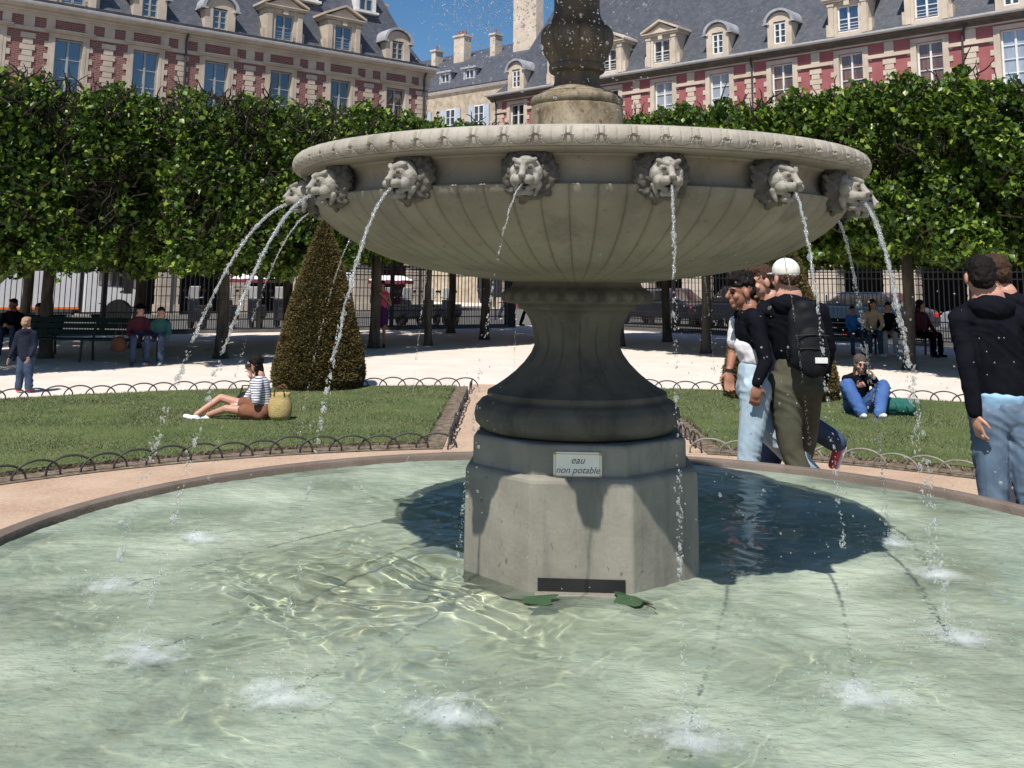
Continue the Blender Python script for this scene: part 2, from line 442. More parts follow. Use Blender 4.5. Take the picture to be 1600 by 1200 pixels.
class MB:
    """collects plain shapes that become ONE mesh"""
    def __init__(s): s.v = []; s.f = []; s.mi = []; s.m = 0
    def add(s, v, f):
        b = len(s.v); s.v += [tuple(q) for q in v]
        for q in f: s.f.append(tuple(i + b for i in q)); s.mi.append(s.m)
    def box(s, x0, x1, y0, y1, z0, z1):
        s.add([(x0, y0, z0), (x1, y0, z0), (x1, y1, z0), (x0, y1, z0), (x0, y0, z1), (x1, y0, z1), (x1, y1, z1), (x0, y1, z1)],
              [(0, 3, 2, 1), (4, 5, 6, 7), (0, 1, 5, 4), (1, 2, 6, 5), (2, 3, 7, 6), (3, 0, 4, 7)])
    def prism(s, poly, y0, y1):
        """poly in x,z extruded along y"""
        k = len(poly)
        s.add([(x, y0, z) for x, z in poly] + [(x, y1, z) for x, z in poly],
              [tuple(range(k)), tuple(range(2 * k - 1, k - 1, -1))] + [(i, i + k, (i + 1) % k + k, (i + 1) % k) for i in range(k)])
    def prismx(s, poly, x0, x1):
        k = len(poly)
        s.add([(x0, y, z) for y, z in poly] + [(x1, y, z) for y, z in poly],
              [tuple(range(k - 1, -1, -1)), tuple(range(k, 2 * k))] + [(i, (i + 1) % k, (i + 1) % k + k, i + k) for i in range(k)])
    def prismz(s, poly, z0, z1):
        k = len(poly)
        s.add([(x, y, z0) for x, y in poly] + [(x, y, z1) for x, y in poly],
              [tuple(range(k - 1, -1, -1)), tuple(range(k, 2 * k))] + [(i, (i + 1) % k, (i + 1) % k + k, i + k) for i in range(k)])
    def tube(s, pts, r, n=6, close=True):
        pts = [Vector(p) for p in pts]
        rr = r if isinstance(r, (list, tuple)) else [r] * len(pts)
        vs = []
        prev = None
        for i, p in enumerate(pts):
            d = (pts[min(i + 1, len(pts) - 1)] - pts[max(i - 1, 0)])
            if d.length < 1e-9: d = Vector((0, 0, 1))
            d.normalize()
            if prev is None:
                a = d.orthogonal().normalized()
            else:
                a = (prev - d * prev.dot(d))
                a = a.normalized() if a.length > 1e-6 else d.orthogonal().normalized()
            prev = a
            b = d.cross(a)
            for k in range(n):
                t = 2 * math.pi * k / n
                vs.append(p + (a * math.cos(t) + b * math.sin(t)) * rr[i])
        f = []
        for i in range(len(pts) - 1):
            for k in range(n):
                f.append((i * n + k, i * n + (k + 1) % n, (i + 1) * n + (k + 1) % n, (i + 1) * n + k))
        if close:
            f.append(tuple(range(n - 1, -1, -1))); f.append(tuple(range((len(pts) - 1) * n, len(pts) * n)))
        s.add(vs, f)
    def lathe(s, prof, n=48, c=(0, 0, 0), cap=True):
        vs = []
        for r, z in prof:
            for k in range(n):
                t = 2 * math.pi * k / n
                vs.append((c[0] + r * math.cos(t), c[1] + r * math.sin(t), c[2] + z))
        f = []
        for i in range(len(prof) - 1):
            for k in range(n):
                f.append((i * n + k, i * n + (k + 1) % n, (i + 1) * n + (k + 1) % n, (i + 1) * n + k))
        if cap:
            f.append(tuple(range(n - 1, -1, -1))); f.append(tuple(range((len(prof) - 1) * n, len(prof) * n)))
        s.add(vs, f)
    def build(s, name, mats, parent=None, smooth=False, loc=None, bevel=0):
        me = pymesh(name, s.v, s.f)
        if any(s.mi): 
            for m in (mats if isinstance(mats, (list, tuple)) else [mats]): me.materials.append(MT[m])
            me.polygons.foreach_set('material_index', s.mi)
        if smooth:
            me.polygons.foreach_set('use_smooth', [True] * len(me.polygons))
        o = link(name, me, mats, parent, loc)
        if smooth == 'auto':
            me.set_sharp_from_angle(angle=R(38))
        if bevel:
            b = o.modifiers.new('bevel', 'BEVEL'); b.width = bevel; b.segments = 2; b.limit_method = 'ANGLE'
        return o

# organic shapes: overlapping primitives fused by a voxel remesh
SPH = None
def _sph(n=14, m=9):
    v = []; f = []
    for j in range(m + 1):
        p = math.pi * j / m
        for i in range(n):
            t = 2 * math.pi * i / n
            v.append((math.sin(p) * math.cos(t), math.sin(p) * math.sin(t), math.cos(p)))
    for j in range(m):
        for i in range(n):
            f.append((j * n + i, (j + 1) * n + i, (j + 1) * n + (i + 1) % n, j * n + (i + 1) % n))
    return np.array(v), f
SV, SF = _sph()

class Org:
    def __init__(s): s.v = []; s.f = []
    def _add(s, v, f):
        b = sum(len(q) for q in s.v); s.v.append(np.asarray(v))
        s.f += [tuple(i + b for i in q) for q in f]
    def ell(s, c, r, X=None):
        """ellipsoid; X = 3x3 with the local axes as columns"""
        r = np.array(r if isinstance(r, (list, tuple)) else (r,) * 3)
        v = SV * r
        if X is not None: v = v @ np.asarray(X).T
        s._add(v + np.array(c), SF)
        return s
    def cap(s, a, b, ra, rb=None, flat=None, side=None):
        """tapered limb from a to b; flat = thickness factor across 'side'"""
        rb = ra if rb is None else rb
        a = Vector(a); b = Vector(b); d = (b - a).normalized()
        if side is not None:
            u = Vector(side); u = (u - d * u.dot(d)).normalized()
        else: u = d.orthogonal().normalized()
        w = d.cross(u)
        fl = flat or 1.0
        n = 14; vs = []; rows = []
        prof = []
        for k in range(4): t = k / 4 * math.pi / 2; prof.append((-math.cos(t) * ra, math.sin(t) * ra, 0))
        prof.append((0, ra, 0)); prof.append((0, rb, 1))
        for k in range(1, 5): t = k / 4 * math.pi / 2; prof.append((math.sin(t) * rb, math.cos(t) * rb, 1))
        for off, rad, e in prof:
            base = (b if e else a) + d * off
            rad = max(rad, 1e-4)
            for k in range(n):
                t = 2 * math.pi * k / n
                vs.append(base + u * math.cos(t) * rad + w * math.sin(t) * rad * fl)
        f = []
        for i in range(len(prof) - 1):
            for k in range(n): f.append((i * n + k, i * n + (k + 1) % n, (i + 1) * n + (k + 1) % n, (i + 1) * n + k))
        s._add(np.array([tuple(q) for q in vs]), f)
        return s
    def mesh(s, name, voxel=.01, smooth=4, disp=None, factor=.5):
        me = bpy.data.meshes.new(name + '_raw')
        V = np.concatenate(s.v)
        me.from_pydata(V.tolist(), [], s.f)
        o = bpy.data.objects.new('tmp', me); col.objects.link(o)
        rm = o.modifiers.new('r', 'REMESH'); rm.mode = 'VOXEL'; rm.voxel_size = voxel; rm.use_smooth_shade = True
        if smooth:
            sm = o.modifiers.new('s', 'SMOOTH'); sm.factor = factor; sm.iterations = smooth
        dg = bpy.context.evaluated_depsgraph_get(); dg.update()
        m2 = bpy.data.meshes.new_from_object(o.evaluated_get(dg))
        bpy.data.objects.remove(o); bpy.data.meshes.remove(me)
        m2.name = name
        if disp:
            n = len(m2.vertices)
            co = np.empty(n * 3); m2.vertices.foreach_get('co', co); co = co.reshape(-1, 3)
            no = np.empty(n * 3); m2.vertices.foreach_get('normal', no); no = no.reshape(-1, 3)
            co = co + no * disp(co)[:, None]
            m2.vertices.foreach_set('co', co.ravel())
        m2.polygons.foreach_set('use_smooth', [True] * len(m2.polygons))
        m2.update()
        return m2
    def build(s, name, mat, parent=None, voxel=.01, smooth=4, disp=None, factor=.5):
        return link(name, s.mesh(name, voxel, smooth, disp, factor), mat, parent)

def nz(freq=(6, 6, 6), amp=.01, seed=0, ridged=False):
    fx, fy, fz = freq
    def f(co):
        out = np.empty(len(co))
        for i, (x, y, z) in enumerate(co):
            q = mnoise.noise(Vector((x * fx + seed, y * fy, z * fz)))
            out[i] = (1 - abs(q) * 2.2) if ridged else q
        return out * amp
    return f
def nsum(*fs):
    return lambda co: sum(f(co) for f in fs)
# ------------------------------------------------------------------ ground
CX, CY = 0.32, 5.0                  # centre of the fountain
def nearwarp(x, y):
    # the basin is a little longer towards the camera side
    return (x, CY + (y - CY) * 1.16) if y < CY else (x, y)
def ringsheet(name, r0, r1, z, mat, n=160, rings=1, kind='structure', a0=0, a1=2 * math.pi):
    v = []; f = []
    full = abs(a1 - a0 - 2 * math.pi) < 1e-6
    m = n if full else n + 1
    for j in range(rings + 1):
        r = r0 + (r1 - r0) * (j / rings) ** 2 if rings > 1 else (r0, r1)[j]
        for i in range(m):
            t = a0 + (a1 - a0) * i / n
            px, py = CX + r * math.sin(t), CY + r * math.cos(t)
            if r < 3: px, py = nearwarp(px, py)
            v.append((px, py, z))
    for j in range(rings):
        for i in range(n):
            a, b = j * m + i, j * m + (i + 1) % m
            f.append((a, b, b + m, a + m))
    o = link(name, pymesh(name, v, f), mat)
    return tag(o, kind=kind)
ringsheet('ground', 2.60, 900, 0, 'gravel', 160, 24)
ringsheet('path_around_pool', 2.60, 5.66, .004, 'path', 160, 1)
v = [(-.66, 10.4, .004), (1.95, 10.4, .004), (1.95, 17.2, .004), (-.60, 17.2, .004)]
tag(link('path_to_gate', pymesh('path_to_gate', [(a, b, .006) for a, b, c in v], [(0, 1, 2, 3)]), 'path'), kind='structure')

# bank of the two lawns between the pool path and the outer path
def bed(name, a0, a1, edge_x, sgn):
    """a0..a1 clockwise angle from +Y; one side cut straight along the crossing path"""
    def poly(r0, r1, inset, n=70):
        pts = []
        for i in range(n + 1):
            t = R(a0 + (a1 - a0) * i / n)
            pts.append((CX + r0 * math.sin(t), CY + r0 * math.cos(t)))
        for i in range(n, -1, -1):
            t = R(a0 + (a1 - a0) * i / n)
            pts.append((CX + r1 * math.sin(t), CY + r1 * math.cos(t)))
        lim = edge_x + sgn * inset
        return [((max(x, lim) if sgn > 0 else min(x, lim)), y) for x, y in pts], n
    def sheet(nm, r0, r1, inset, z, mat, rows=14, wob=0):
        p, n = poly(r0, r1, inset)
        v = []; f = []
        for i in range(n + 1):
            a = Vector(p[i]); b = Vector(p[2 * n + 1 - i])
            for j in range(rows + 1):
                q = a.lerp(b, j / rows)
                dz = mnoise.noise(Vector((q.x * 1.1, q.y * 1.1, 3))) * wob
                v.append((q.x, q.y, z + dz))
        for i in range(n):
            for j in range(rows):
                k = i * (rows + 1) + j
                f.append((k, k + 1, k + rows + 2, k + rows + 1))
        return tag(link(nm, pymesh(nm, v, f, True), mat), kind='structure')
    sheet('soil_border', 5.66, 11.85, 0.0, .010, 'soil')
    lawn = sheet('lawn', 5.98, 11.62, .20, .045, 'lawn', 26, .015)
    # low bank round the lawn
    p, n = poly(5.98, 11.62, .20)
    v = [(x, y, .045) for x, y in p] + [(x, y, .0) for x, y in p]
    k = len(p)
    f = [(i, (i + 1) % k, (i + 1) % k + k, i + k) for i in range(k)]
    tag(link('lawn_edge', pymesh('lawn_edge', v, f), 'soil'), kind='structure')
    # grass blades
    N = 190000
    t = np.radians(a0 + (a1 - a0) * rng.random(N)); rr = np.sqrt(rng.uniform(5.95 ** 2, 11.66 ** 2, N))
    x = CX + rr * np.sin(t); y = CY + rr * np.cos(t)
    ok = ((x - edge_x) * sgn > .17) & (np.abs(x) < y * .56 + .4)
    x, y = x[ok], y[ok]; N = len(x)
    a = rng.random(N) * 6.283; h = rng.uniform(.010, .026, N); w = rng.uniform(.004, .008, N)
    lean = rng.normal(0, .018, (N, 2))
    V = np.empty((N, 3, 3))
    V[:, 0] = np.c_[x - w * np.cos(a), y - w * np.sin(a), np.full(N, .035)]
    V[:, 1] = np.c_[x + w * np.cos(a), y + w * np.sin(a), np.full(N, .035)]
    V[:, 2] = np.c_[x + lean[:, 0], y + lean[:, 1], .045 + h]
    tag(link('grass', pymesh('grass', V.reshape(-1, 3), np.arange(N * 3).reshape(-1, 3)), 'blade'),
        'short mown grass of the ' + ('right' if sgn > 0 else 'left') + ' lawn', 'grass', kind='stuff')
bed('left', -2, -118, -.66, -1)
bed('right', 2, 118, 1.95, 1)

# iron hoop edging
def hoop_mesh():
    m = MB()
    pts = []
    for i in range(15):
        t = math.pi * i / 14
        pts.append((-.205 * math.cos(t), 0, .015 + .145 * math.sin(t) ** .9 if 0 < i < 14 else -.01))
    m.tube(pts, .0095, 6)
    return pymesh('hoop', m.v, m.f, True)
HOOP = hoop_mesh()
def hoops(pts, label, mat='hoop'):
    me = HOOP.copy(); me.materials.append(MT[mat])
    r = empty('hoop_edging', (pts[0][0], pts[0][1], 0), label=label, cat='garden edging', group='low iron hoop edgings round the lawns')
    for x, y, a in pts:
        o = link('hoop', me, mat, r)
        o.location = (x - pts[0][0], y - pts[0][1], random.uniform(-.02, .006))
        o.rotation_euler = (random.uniform(-.10, .10), random.uniform(-.05, .05), a + random.uniform(-.05, .05))
def arc(r, a0, a1, step=.285):
    n = int(abs(R(a1 - a0)) * r / step); out = []
    for i in range(n + 1):
        t = R(a0 + (a1 - a0) * i / n)
        out.append((CX + r * math.sin(t), CY + r * math.cos(t), -t))
    return out
hoops(arc(5.74, -10.5, -62), 'low dark iron hoops along the pool side of the left lawn')
hoops(arc(11.78, -5.0, -58), 'low dark iron hoops along the far curved side of the left lawn')
hoops([(-.60, 10.75 + .285 * i, R(90)) for i in range(21) if i not in (16, 17)], 'low iron hoops along the straight path side of the left lawn, seen end on')
hoops(arc(5.70, 17.0, 66), 'low pale sunlit iron hoops along the pool side of the right lawn', 'hoop_sunlit')
hoops(arc(11.78, 7.8, 60), 'low dark iron hoops along the far curved side of the right lawn')
hoops([(1.90, 10.7 + .285 * i, R(90)) for i in range(20)], 'low iron hoops along the straight path side of the right lawn')

# ------------------------------------------------------------------ pool
m = MB()
m.lathe([(2.75, -.2), (2.75, .405), (2.757, .422), (2.77, .429), (2.82, .430), (2.84, .423), (2.85, .405), (2.85, -.2)], 192, (CX, CY, 0), cap=False)
m.v = [(*nearwarp(x, y), z) for x, y, z in m.v]
kerb = m.build('pool_kerb', 'kerb', smooth='auto')
tag(kerb, 'low curved brown stone kerb round the fountain pool', 'kerb')
m = MB(); m.lathe([(.01, 0.0), (2.80, 0.0)], 96, (CX, CY, .20), cap=False); m.v = [(*nearwarp(x, y), z) for x, y, z in m.v]
floor_ = m.build('pool_floor', 'pool_floor')
floor_.data.flip_normals()
if floor_.data.polygons[5].normal.z < 0: floor_.data.flip_normals()
floor_.cycles.is_caustics_receiver = True
tag(floor_, kind='structure')

# local fountain frame: 1 unit = 0.8 m, origin at the water line
FS = .8
FT = empty('fountain', (CX, CY, .37), 0, FS, 'tall grey stone fountain with a wide fluted bowl standing in the round pool', 'fountain')
LAND = {0: (2.30, -16), 1: (2.40, 5.3), 2: (2.23, 25.2), 3: (2.09, 50.4), 4: (1.97, 82), 5: (2.02, 102), 6: (2.1, 124), 7: (2.2, 146),
        8: (2.2, 168), 9: (2.2, 190), 10: (2.25, 212), 11: (2.3, 238), 12: (2.35, 261), 13: (2.54, 286), 14: (2.55, 310), 15: (2.44, 328.4)}
def pol(r, a): return r * math.sin(R(a)), -r * math.cos(R(a))

def water_surface():
    n = 880; L = 2.78
    g = np.linspace(-L, L, n)
    X, Y = np.meshgrid(g, np.linspace(-L * 1.165, L, n))
    Z = np.zeros_like(X)
    U = X + .10 * np.sin(3.1 * Y + 1) + .05 * np.sin(7.3 * X + 5.1 * Y) + .03 * np.sin(13 * Y - 9 * X)
    W = Y + .10 * np.sin(2.7 * X + 2) + .05 * np.sin(6.1 * Y - 4.7 * X) + .03 * np.sin(15 * X + 8 * Y)
    near = np.exp(-(((X + .85) / .9) ** 2 + ((Y + .35) / .75) ** 2))
    for k in range(46):
        a = rng.uniform(0, 6.28); w = rng.uniform(5.6, 12.4) ** 2; ph = rng.uniform(0, 6.28)
        amp = (.62 if w < 60 else .50) / w ** 2
        Z += amp * (1 + 1.1 * near) * np.sin(w * (U * math.cos(a) + W * math.sin(a)) + ph)
    for k in range(10):
        a = rng.uniform(0, 6.28); w = rng.uniform(3, 11); ph = rng.uniform(0, 6.28)
        Z += .012 / w ** 1.5 * np.sin(w * (U * math.cos(a) + W * math.sin(a)) + ph)
    for k, (r, a) in LAND.items():
        x, y = pol(r * FS, a)
        d = np.hypot(X - x, (Y - y)) * (1 + .12 * np.sin(3 * np.arctan2(Y - y, X - x) + k))
        Z += .0022 * np.cos(d * 52 + k) * np.exp(-d * 4.2)
    d = np.hypot(X, Y)
    idx = -np.ones((n, n), int); ok = np.hypot(X, np.where(Y < 0, Y / 1.16, Y)) <= 2.77
    idx[ok] = np.arange(ok.sum())
    V = np.c_[X[ok], Y[ok], Z[ok]]
    q = np.stack([idx[:-1, :-1], idx[:-1, 1:], idx[1:, 1:], idx[1:, :-1]], -1).reshape(-1, 4)
    q = q[(q >= 0).all(1)]
    o = link('pool_water', pymesh('pool_water', V, q, True), 'water', loc=(CX, CY, .383))
    o.cycles.is_caustics_caster = True
    tag(o, kind='structure')
water_surface()

# ---- base blocks
def octo(ap, rot=-3.6):
    c = ap / math.cos(R(22.5))
    return [(c * math.cos(R(22.5 + 45 * i + rot)), c * math.sin(R(22.5 + 45 * i + rot))) for i in range(8)]
def octstack(levels):
    """levels of (apothem, z)"""
    v = []; f = []
    for ap, z in levels:
        v += [(x, y, z) for x, y in octo(ap)]
    for i in range(len(levels) - 1):
        for k in range(8): f.append((i * 8 + k, i * 8 + (k + 1) % 8, (i + 1) * 8 + (k + 1) % 8, (i + 1) * 8 + k))
    f.append(tuple(range((len(levels) - 1) * 8, len(levels) * 8)))
    return v, f
m = MB(); m.add(*octstack([(.655, -.4), (.65, .555), (.645, .570), (.632, .582), (.60, .592)]))
bl = m.build('base_block', 'base', FT, bevel=.010); bl.location.x = .022
# opening at the water line: black box on the front face stands for the shade inside it
rotz = R(-3.6)
def onface(o): o.rotation_euler = (0, 0, rotz); return o
m = MB(); m.box(-.225, .228, -.662, -.640, -.02, .088)
onface(m.build('drain_opening_shade', 'rubber', bl))
m = MB(); m.box(-.24, .245, -.72, -.655, -.03, .024)
onface(m.build('drain_sill', 'base', bl, bevel=.004))
m = MB(); m.add(*octstack([(.600, .588), (.600, .735), (.59, .748), (.40, .752)]))
ub = m.build('upper_block', 'base', FT, bevel=.008); ub.location.x = .012
# enamel plaque
pl = empty('plaque'); pl.parent = ub; pl.location = (0, 0, 0); pl.rotation_euler = (0, 0, rotz)
pl.location = (.012, 0, -.008)
m = MB(); m.prism([(-.148, .590), (.108, .590), (.108, .722), (-.148, .722)], -.612, -.6015)
bpl = m.build('plaque_plate', 'enamel', pl)
m = MB()
for x0, x1, z0, z1 in ((-.138, .098, .598, .601), (-.138, .098, .711, .714), (-.140, -.137, .598, .714), (.097, .100, .598, .714)):
    m.box(x0, x1, -.6135, -.612, z0, z1)
for x in (-.141, .101):
    for z in (.597, .715): m.lathe([(0.001, 0), (.009, 0), (.009, .004), (.001, .006)], 10, (0, 0, 0)) if False else m.box(x - .007, x + .007, -.617, -.612, z - .007, z + .007)
m.build('plaque_border', 'gold', pl)
def text(s, size, x, z, parent):
    c = bpy.data.curves.new(s, 'FONT'); c.body = s; c.size = size; c.align_x = 'CENTER'; c.shear = .35; c.extrude = .0008; c.offset = -.0003
    o = bpy.data.objects.new('t', c); col.objects.link(o)
    dg = bpy.context.evaluated_depsgraph_get(); dg.update()
    me = bpy.data.meshes.new_from_object(o.evaluated_get(dg)); bpy.data.objects.remove(o)
    me.name = 'lettering'
    t = link('lettering', me, 'ink', parent); t.rotation_euler = (R(90), 0, 0); t.location = (x, -.613, z)
    return t
text('eau', .052, -.020, .664, pl)
text('non potable', .048, -.020, .615, pl)

# ---- pedestal: spreading foot, fluted concave shaft, egg band
def pedestal():
    prof = [(.52, .752), (.565, .765), (.598, .80), (.606, .84), (.598, .885), (.565, .922), (.535, .935), (.528, .942), (.532, .955), (.528, .972), (.512, .980),
            (.47, 1.005), (.42, 1.04), (.37, 1.08), (.315, 1.135), (.275, 1.19), (.256, 1.235), (.255, 1.275), (.266, 1.33), (.285, 1.385), (.310, 1.43), (.325, 1.445),
            (.345, 1.447), (.352, 1.46), (.352, 1.478), (.38, 1.482)]
    n = 256; V = []
    pr = []
    for (r0, z0), (r1, z1) in zip(prof[:-1], prof[1:]):
        for k in range(3): t = k / 3; pr.append((r0 + (r1 - r0) * t, z0 + (z1 - z0) * t))
    pr.append(prof[-1])
    for r, z in pr:
        for i in range(n):
            t = 2 * math.pi * i / n
            rr = r
            if .985 < z < 1.43:
                e = min(1, (z - .985) / .05) * min(1, (1.43 - z) / .06)
                u = (i / n * 16) % 1
                rr = r - e * .013 * (1 - math.sqrt(max(0, 1 - (2 * u - 1) ** 2)))
            V.append((rr * math.cos(t), rr * math.sin(t), z))
    f = [(i * n + k, i * n + (k + 1) % n, (i + 1) * n + (k + 1) % n, (i + 1) * n + k) for i in range(len(pr) - 1) for k in range(n)]
    me = pymesh('pedestal', V, f, True)
    o = link('pedestal', me, 'pedestal', FT)
    me.set_sharp_from_angle(angle=R(50))
    # egg band
    rows = [(.352, 1.478), (.40, 1.480), (.438, 1.486), (.452, 1.496), (.452, 1.506), (.45, 1.52), (.44, 1.54), (.425, 1.558), (.408, 1.572), (.392, 1.582), (.385, 1.60), (.38, 1.64)]
    n = 24 * 16; V = []
    for r, z in rows:
        for i in range(n):
            t = 2 * math.pi * i / n; u = (i / n * 24) % 1; x = 2 * u - 1
            w = (z - 1.50) / .07
            d = 0
            if 0 < w < 1.0:
                e = 1 - (x / .72) ** 2 - ((w - .55) / .5) ** 2
                d = .014 * math.sqrt(e) if e > 0 else -.008
                if abs(x) > .93: d = .004
            V.append(((r + d) * math.cos(t), (r + d) * math.sin(t), z))
    f = [(i * n + k, i * n + (k + 1) % n, (i + 1) * n + (k + 1) % n, (i + 1) * n + k) for i in range(len(rows) - 1) for k in range(n)]
    link('egg_band', pymesh('egg_band', V, f, True), 'pedestal', FT)
pedestal()

# ---- bowl
def smoothprof(p, k=5):
    p = np.array(p); out = []
    for i in range(len(p) - 1):
        p0 = p[max(i - 1, 0)]; p1 = p[i]; p2 = p[i + 1]; p3 = p[min(i + 2, len(p) - 1)]
        for j in range(k):
            t = j / k
            out.append(.5 * ((2 * p1) + (-p0 + p2) * t + (2 * p0 - 5 * p1 + 4 * p2 - p3) * t * t + (-p0 + 3 * p1 - 3 * p2 + p3) * t ** 3))
    out.append(p[-1]); return np.array(out)
def grid_faces(rows, n):
    i, k = np.meshgrid(np.arange(rows - 1), np.arange(n), indexing='ij')
    return np.stack([i * n + k, i * n + (k + 1) % n, (i + 1) * n + (k + 1) % n, (i + 1) * n + k], -1).reshape(-1, 4)
def bowl():
    NF = 72; n = NF * 16
    th = 2 * np.pi * np.arange(n) / n; u = (np.arange(n) / 16) % 1
    x = 2 * u - 1
    a = smoothprof([(.34, 1.602), (.42, 1.61), (.656, 1.638), (.85, 1.667), (1.0, 1.697), (1.156, 1.748), (1.29, 1.806), (1.41, 1.875), (1.50, 1.945), (1.555, 2.01), (1.572, 2.045)], 5)
    g = 1 - np.sqrt(np.clip(1 - x ** 2, 0, 1))
    rows = []
    for i, (r, z) in enumerate(a):
        e = min(1, (r - .34) / .2) * min(1, r / 1.2)
        rows.append(np.c_[(r - e * .014 * g) * np.cos(th), (r - e * .014 * g) * np.sin(th), z + e * .011 * g])
    for r, z in [(1.572, 2.052), (1.562, 2.060), (1.540, 2.062), (1.532, 2.068)] + list(map(tuple, smoothprof([(1.528, 2.072), (1.512, 2.095), (1.503, 2.125), (1.508, 2.155), (1.528, 2.178), (1.552, 2.189)], 3))) + \
            [(1.556, 2.196), (1.600, 2.198), (1.640, 2.200), (1.655, 2.206), (1.658, 2.216)]:
        rows.append(np.c_[r * np.cos(th), r * np.sin(th), np.full(n, z)])
    V = np.concatenate(rows)
    me = pymesh('bowl', V, grid_faces(len(rows), n), True)
    o = link('bowl', me, 'bowl', FT); me.set_sharp_from_angle(angle=R(42))
    # rim of overlapping tongue leaves
    n = NF * 24; th = 2 * np.pi * np.arange(n) / n; x = 2 * ((np.arange(n) / 24) % 1) - 1
    p = smoothprof([(1.655, 2.216), (1.672, 2.221), (1.688, 2.238), (1.694, 2.262), (1.688, 2.288), (1.672, 2.308), (1.655, 2.316)], 8)
    rows = []
    K = len(p)
    for i, (r, z) in enumerate(p):
        v = 1 - i / (K - 1)          # 1 at the bottom
        e = np.abs(x / .88) ** 2.6 + np.clip((v - .22) / .66, 0, 9) ** 2.2
        d = np.where(e < 1, .005 + .007 * np.sqrt(np.clip(1 - e, 0, 1)), -.009 if v > .45 else -.001)
        d = np.where((e < 1) & (e > .80), .0115 if v > .2 else .006, d)
        d = np.where((e < .80) & (e > .66), .0040, d)
        d = np.where((np.abs(x) < .05) & (e < .62), d - .005, d)
        d = np.where((np.abs(x) > .93) & (v > .70) & (v < .97), .004, d)
        d = d * min(1, v * 7 + .12) * min(1, (1 - v) * 12 + .15)
        rr = r + d
        rows.append(np.c_[rr * np.cos(th), rr * np.sin(th), z + 0 * th])
    for r, z in [(1.640, 2.320), (1.56, 2.322), (1.545, 2.31), (1.50, 2.24), (1.2, 2.12), (.6, 2.06), (.26, 2.05)]:
        rows.append(np.c_[r * np.cos(th), r * np.sin(th), np.full(n, z)])
    me = pymesh('leaf_rim', np.concatenate(rows), grid_faces(len(rows), n), True)
    o = link('leaf_rim', me, 'stone', FT); me.set_sharp_from_angle(angle=R(55))
    m = MB(); m.lathe([(1.535, 2.285), (.2, 2.285)], 96, cap=False)
    m.build('bowl_water', 'water', FT)
bowl()

# ---- upper column and upper bowl
def column():
    m = MB(); m.lathe([(.284, 2.28), (.284, 2.665), (.280, 2.672)], 96, cap=True)
    m.build('column_drum', 'colbase', FT, smooth='auto')
    prof = smoothprof([(.262, 2.670), (.280, 2.684), (.287, 2.705), (.280, 2.728), (.255, 2.742), (.232, 2.748), (.232, 2.758), (.205, 2.766), (.185, 2.778), (.150, 2.80)], 3)
    m = MB(); m.lathe([tuple(q) for q in prof], 96, cap=False)
    m.build('column_foot', 'colbase', FT, smooth=True)
    prof = smoothprof([(.150, 2.80), (.141, 2.83), (.141, 2.872), (.150, 2.885), (.170, 2.898), (.174, 2.915), (.174, 2.935), (.170, 2.945), (.185, 2.975), (.210, 3.02), (.228, 3.07), (.232, 3.11), (.228, 3.145), (.205, 3.175),
                       (.170, 3.21), (.150, 3.25), (.143, 3.30), (.145, 3.40), (.155, 3.47), (.20, 3.52), (.22, 3.55), (.20, 3.57)], 4)
    n = 240; V = []
    for r, z in prof:
        for i in range(n):
            t = 2 * math.pi * i / n; u = (i / n * 8) % 1
            e = max(0, min(1, (z - 2.95) / .04, (3.24 - z) / .06))
            rr = r - e * .022 * (1 - math.sqrt(max(0, 1 - (2 * u - 1) ** 2)))
            V.append((rr * math.cos(t), rr * math.sin(t), z))
    link('fluted_column', pymesh('fluted_column', V, grid_faces(len(prof), n), True), 'column', FT)
    m = MB(); m.lathe([tuple(q) for q in smoothprof([(.2, 3.56), (.35, 3.60), (.6, 3.70), (.78, 3.82), (.84, 3.90), (.90, 3.93), (.90, 3.98), (.84, 4.0), (.6, 3.9), (.1, 3.85)], 4)], 96, cap=False)
    m.build('upper_bowl', 'column', FT, smooth=True)
column()

# ---- lion masks
def lion_mesh():
    o = Org()
    o.ell((0, .045, .005), (.078, .075, .083))                      # skull
    o.ell((0, .085, .030), (.055, .045, .045))                      # forehead
    o.cap((0, .105, .052), (0, .148, -.004), .018, .017)            # nose bridge
    o.ell((0, .158, -.006), (.020, .013, .013))                     # nose
    for s in (-1, 1):
        o.cap((s * .014, .118, .052), (s * .056, .088, .066), .0145, .012)   # brow
        o.ell((s * .030, .130, -.030), (.030, .030, .024))          # puffed cheek
        o.ell((s * .052, .095, -.035), (.026, .034, .030))
        o.ell((s * .062, .060, .000), (.026, .036, .040))
        o.cap((s * .020, .118, -.070), (s * .048, .085, -.060), .012, .014)  # jaw
        o.ell((s * .026, .100, -.094), (.020, .022, .016))
        o.cap((s * .060, .055, -.055), (s * .045, .070, -.105), .020, .010)
    o.ell((0, .108, -.092), (.026, .022, .016))                     # chin
    me = o.mesh('lion_face', .0034, 3, nsum(nz((80, 80, 80), .0012, 3), nz((24, 24, 24), .0022, 9)))
    return me
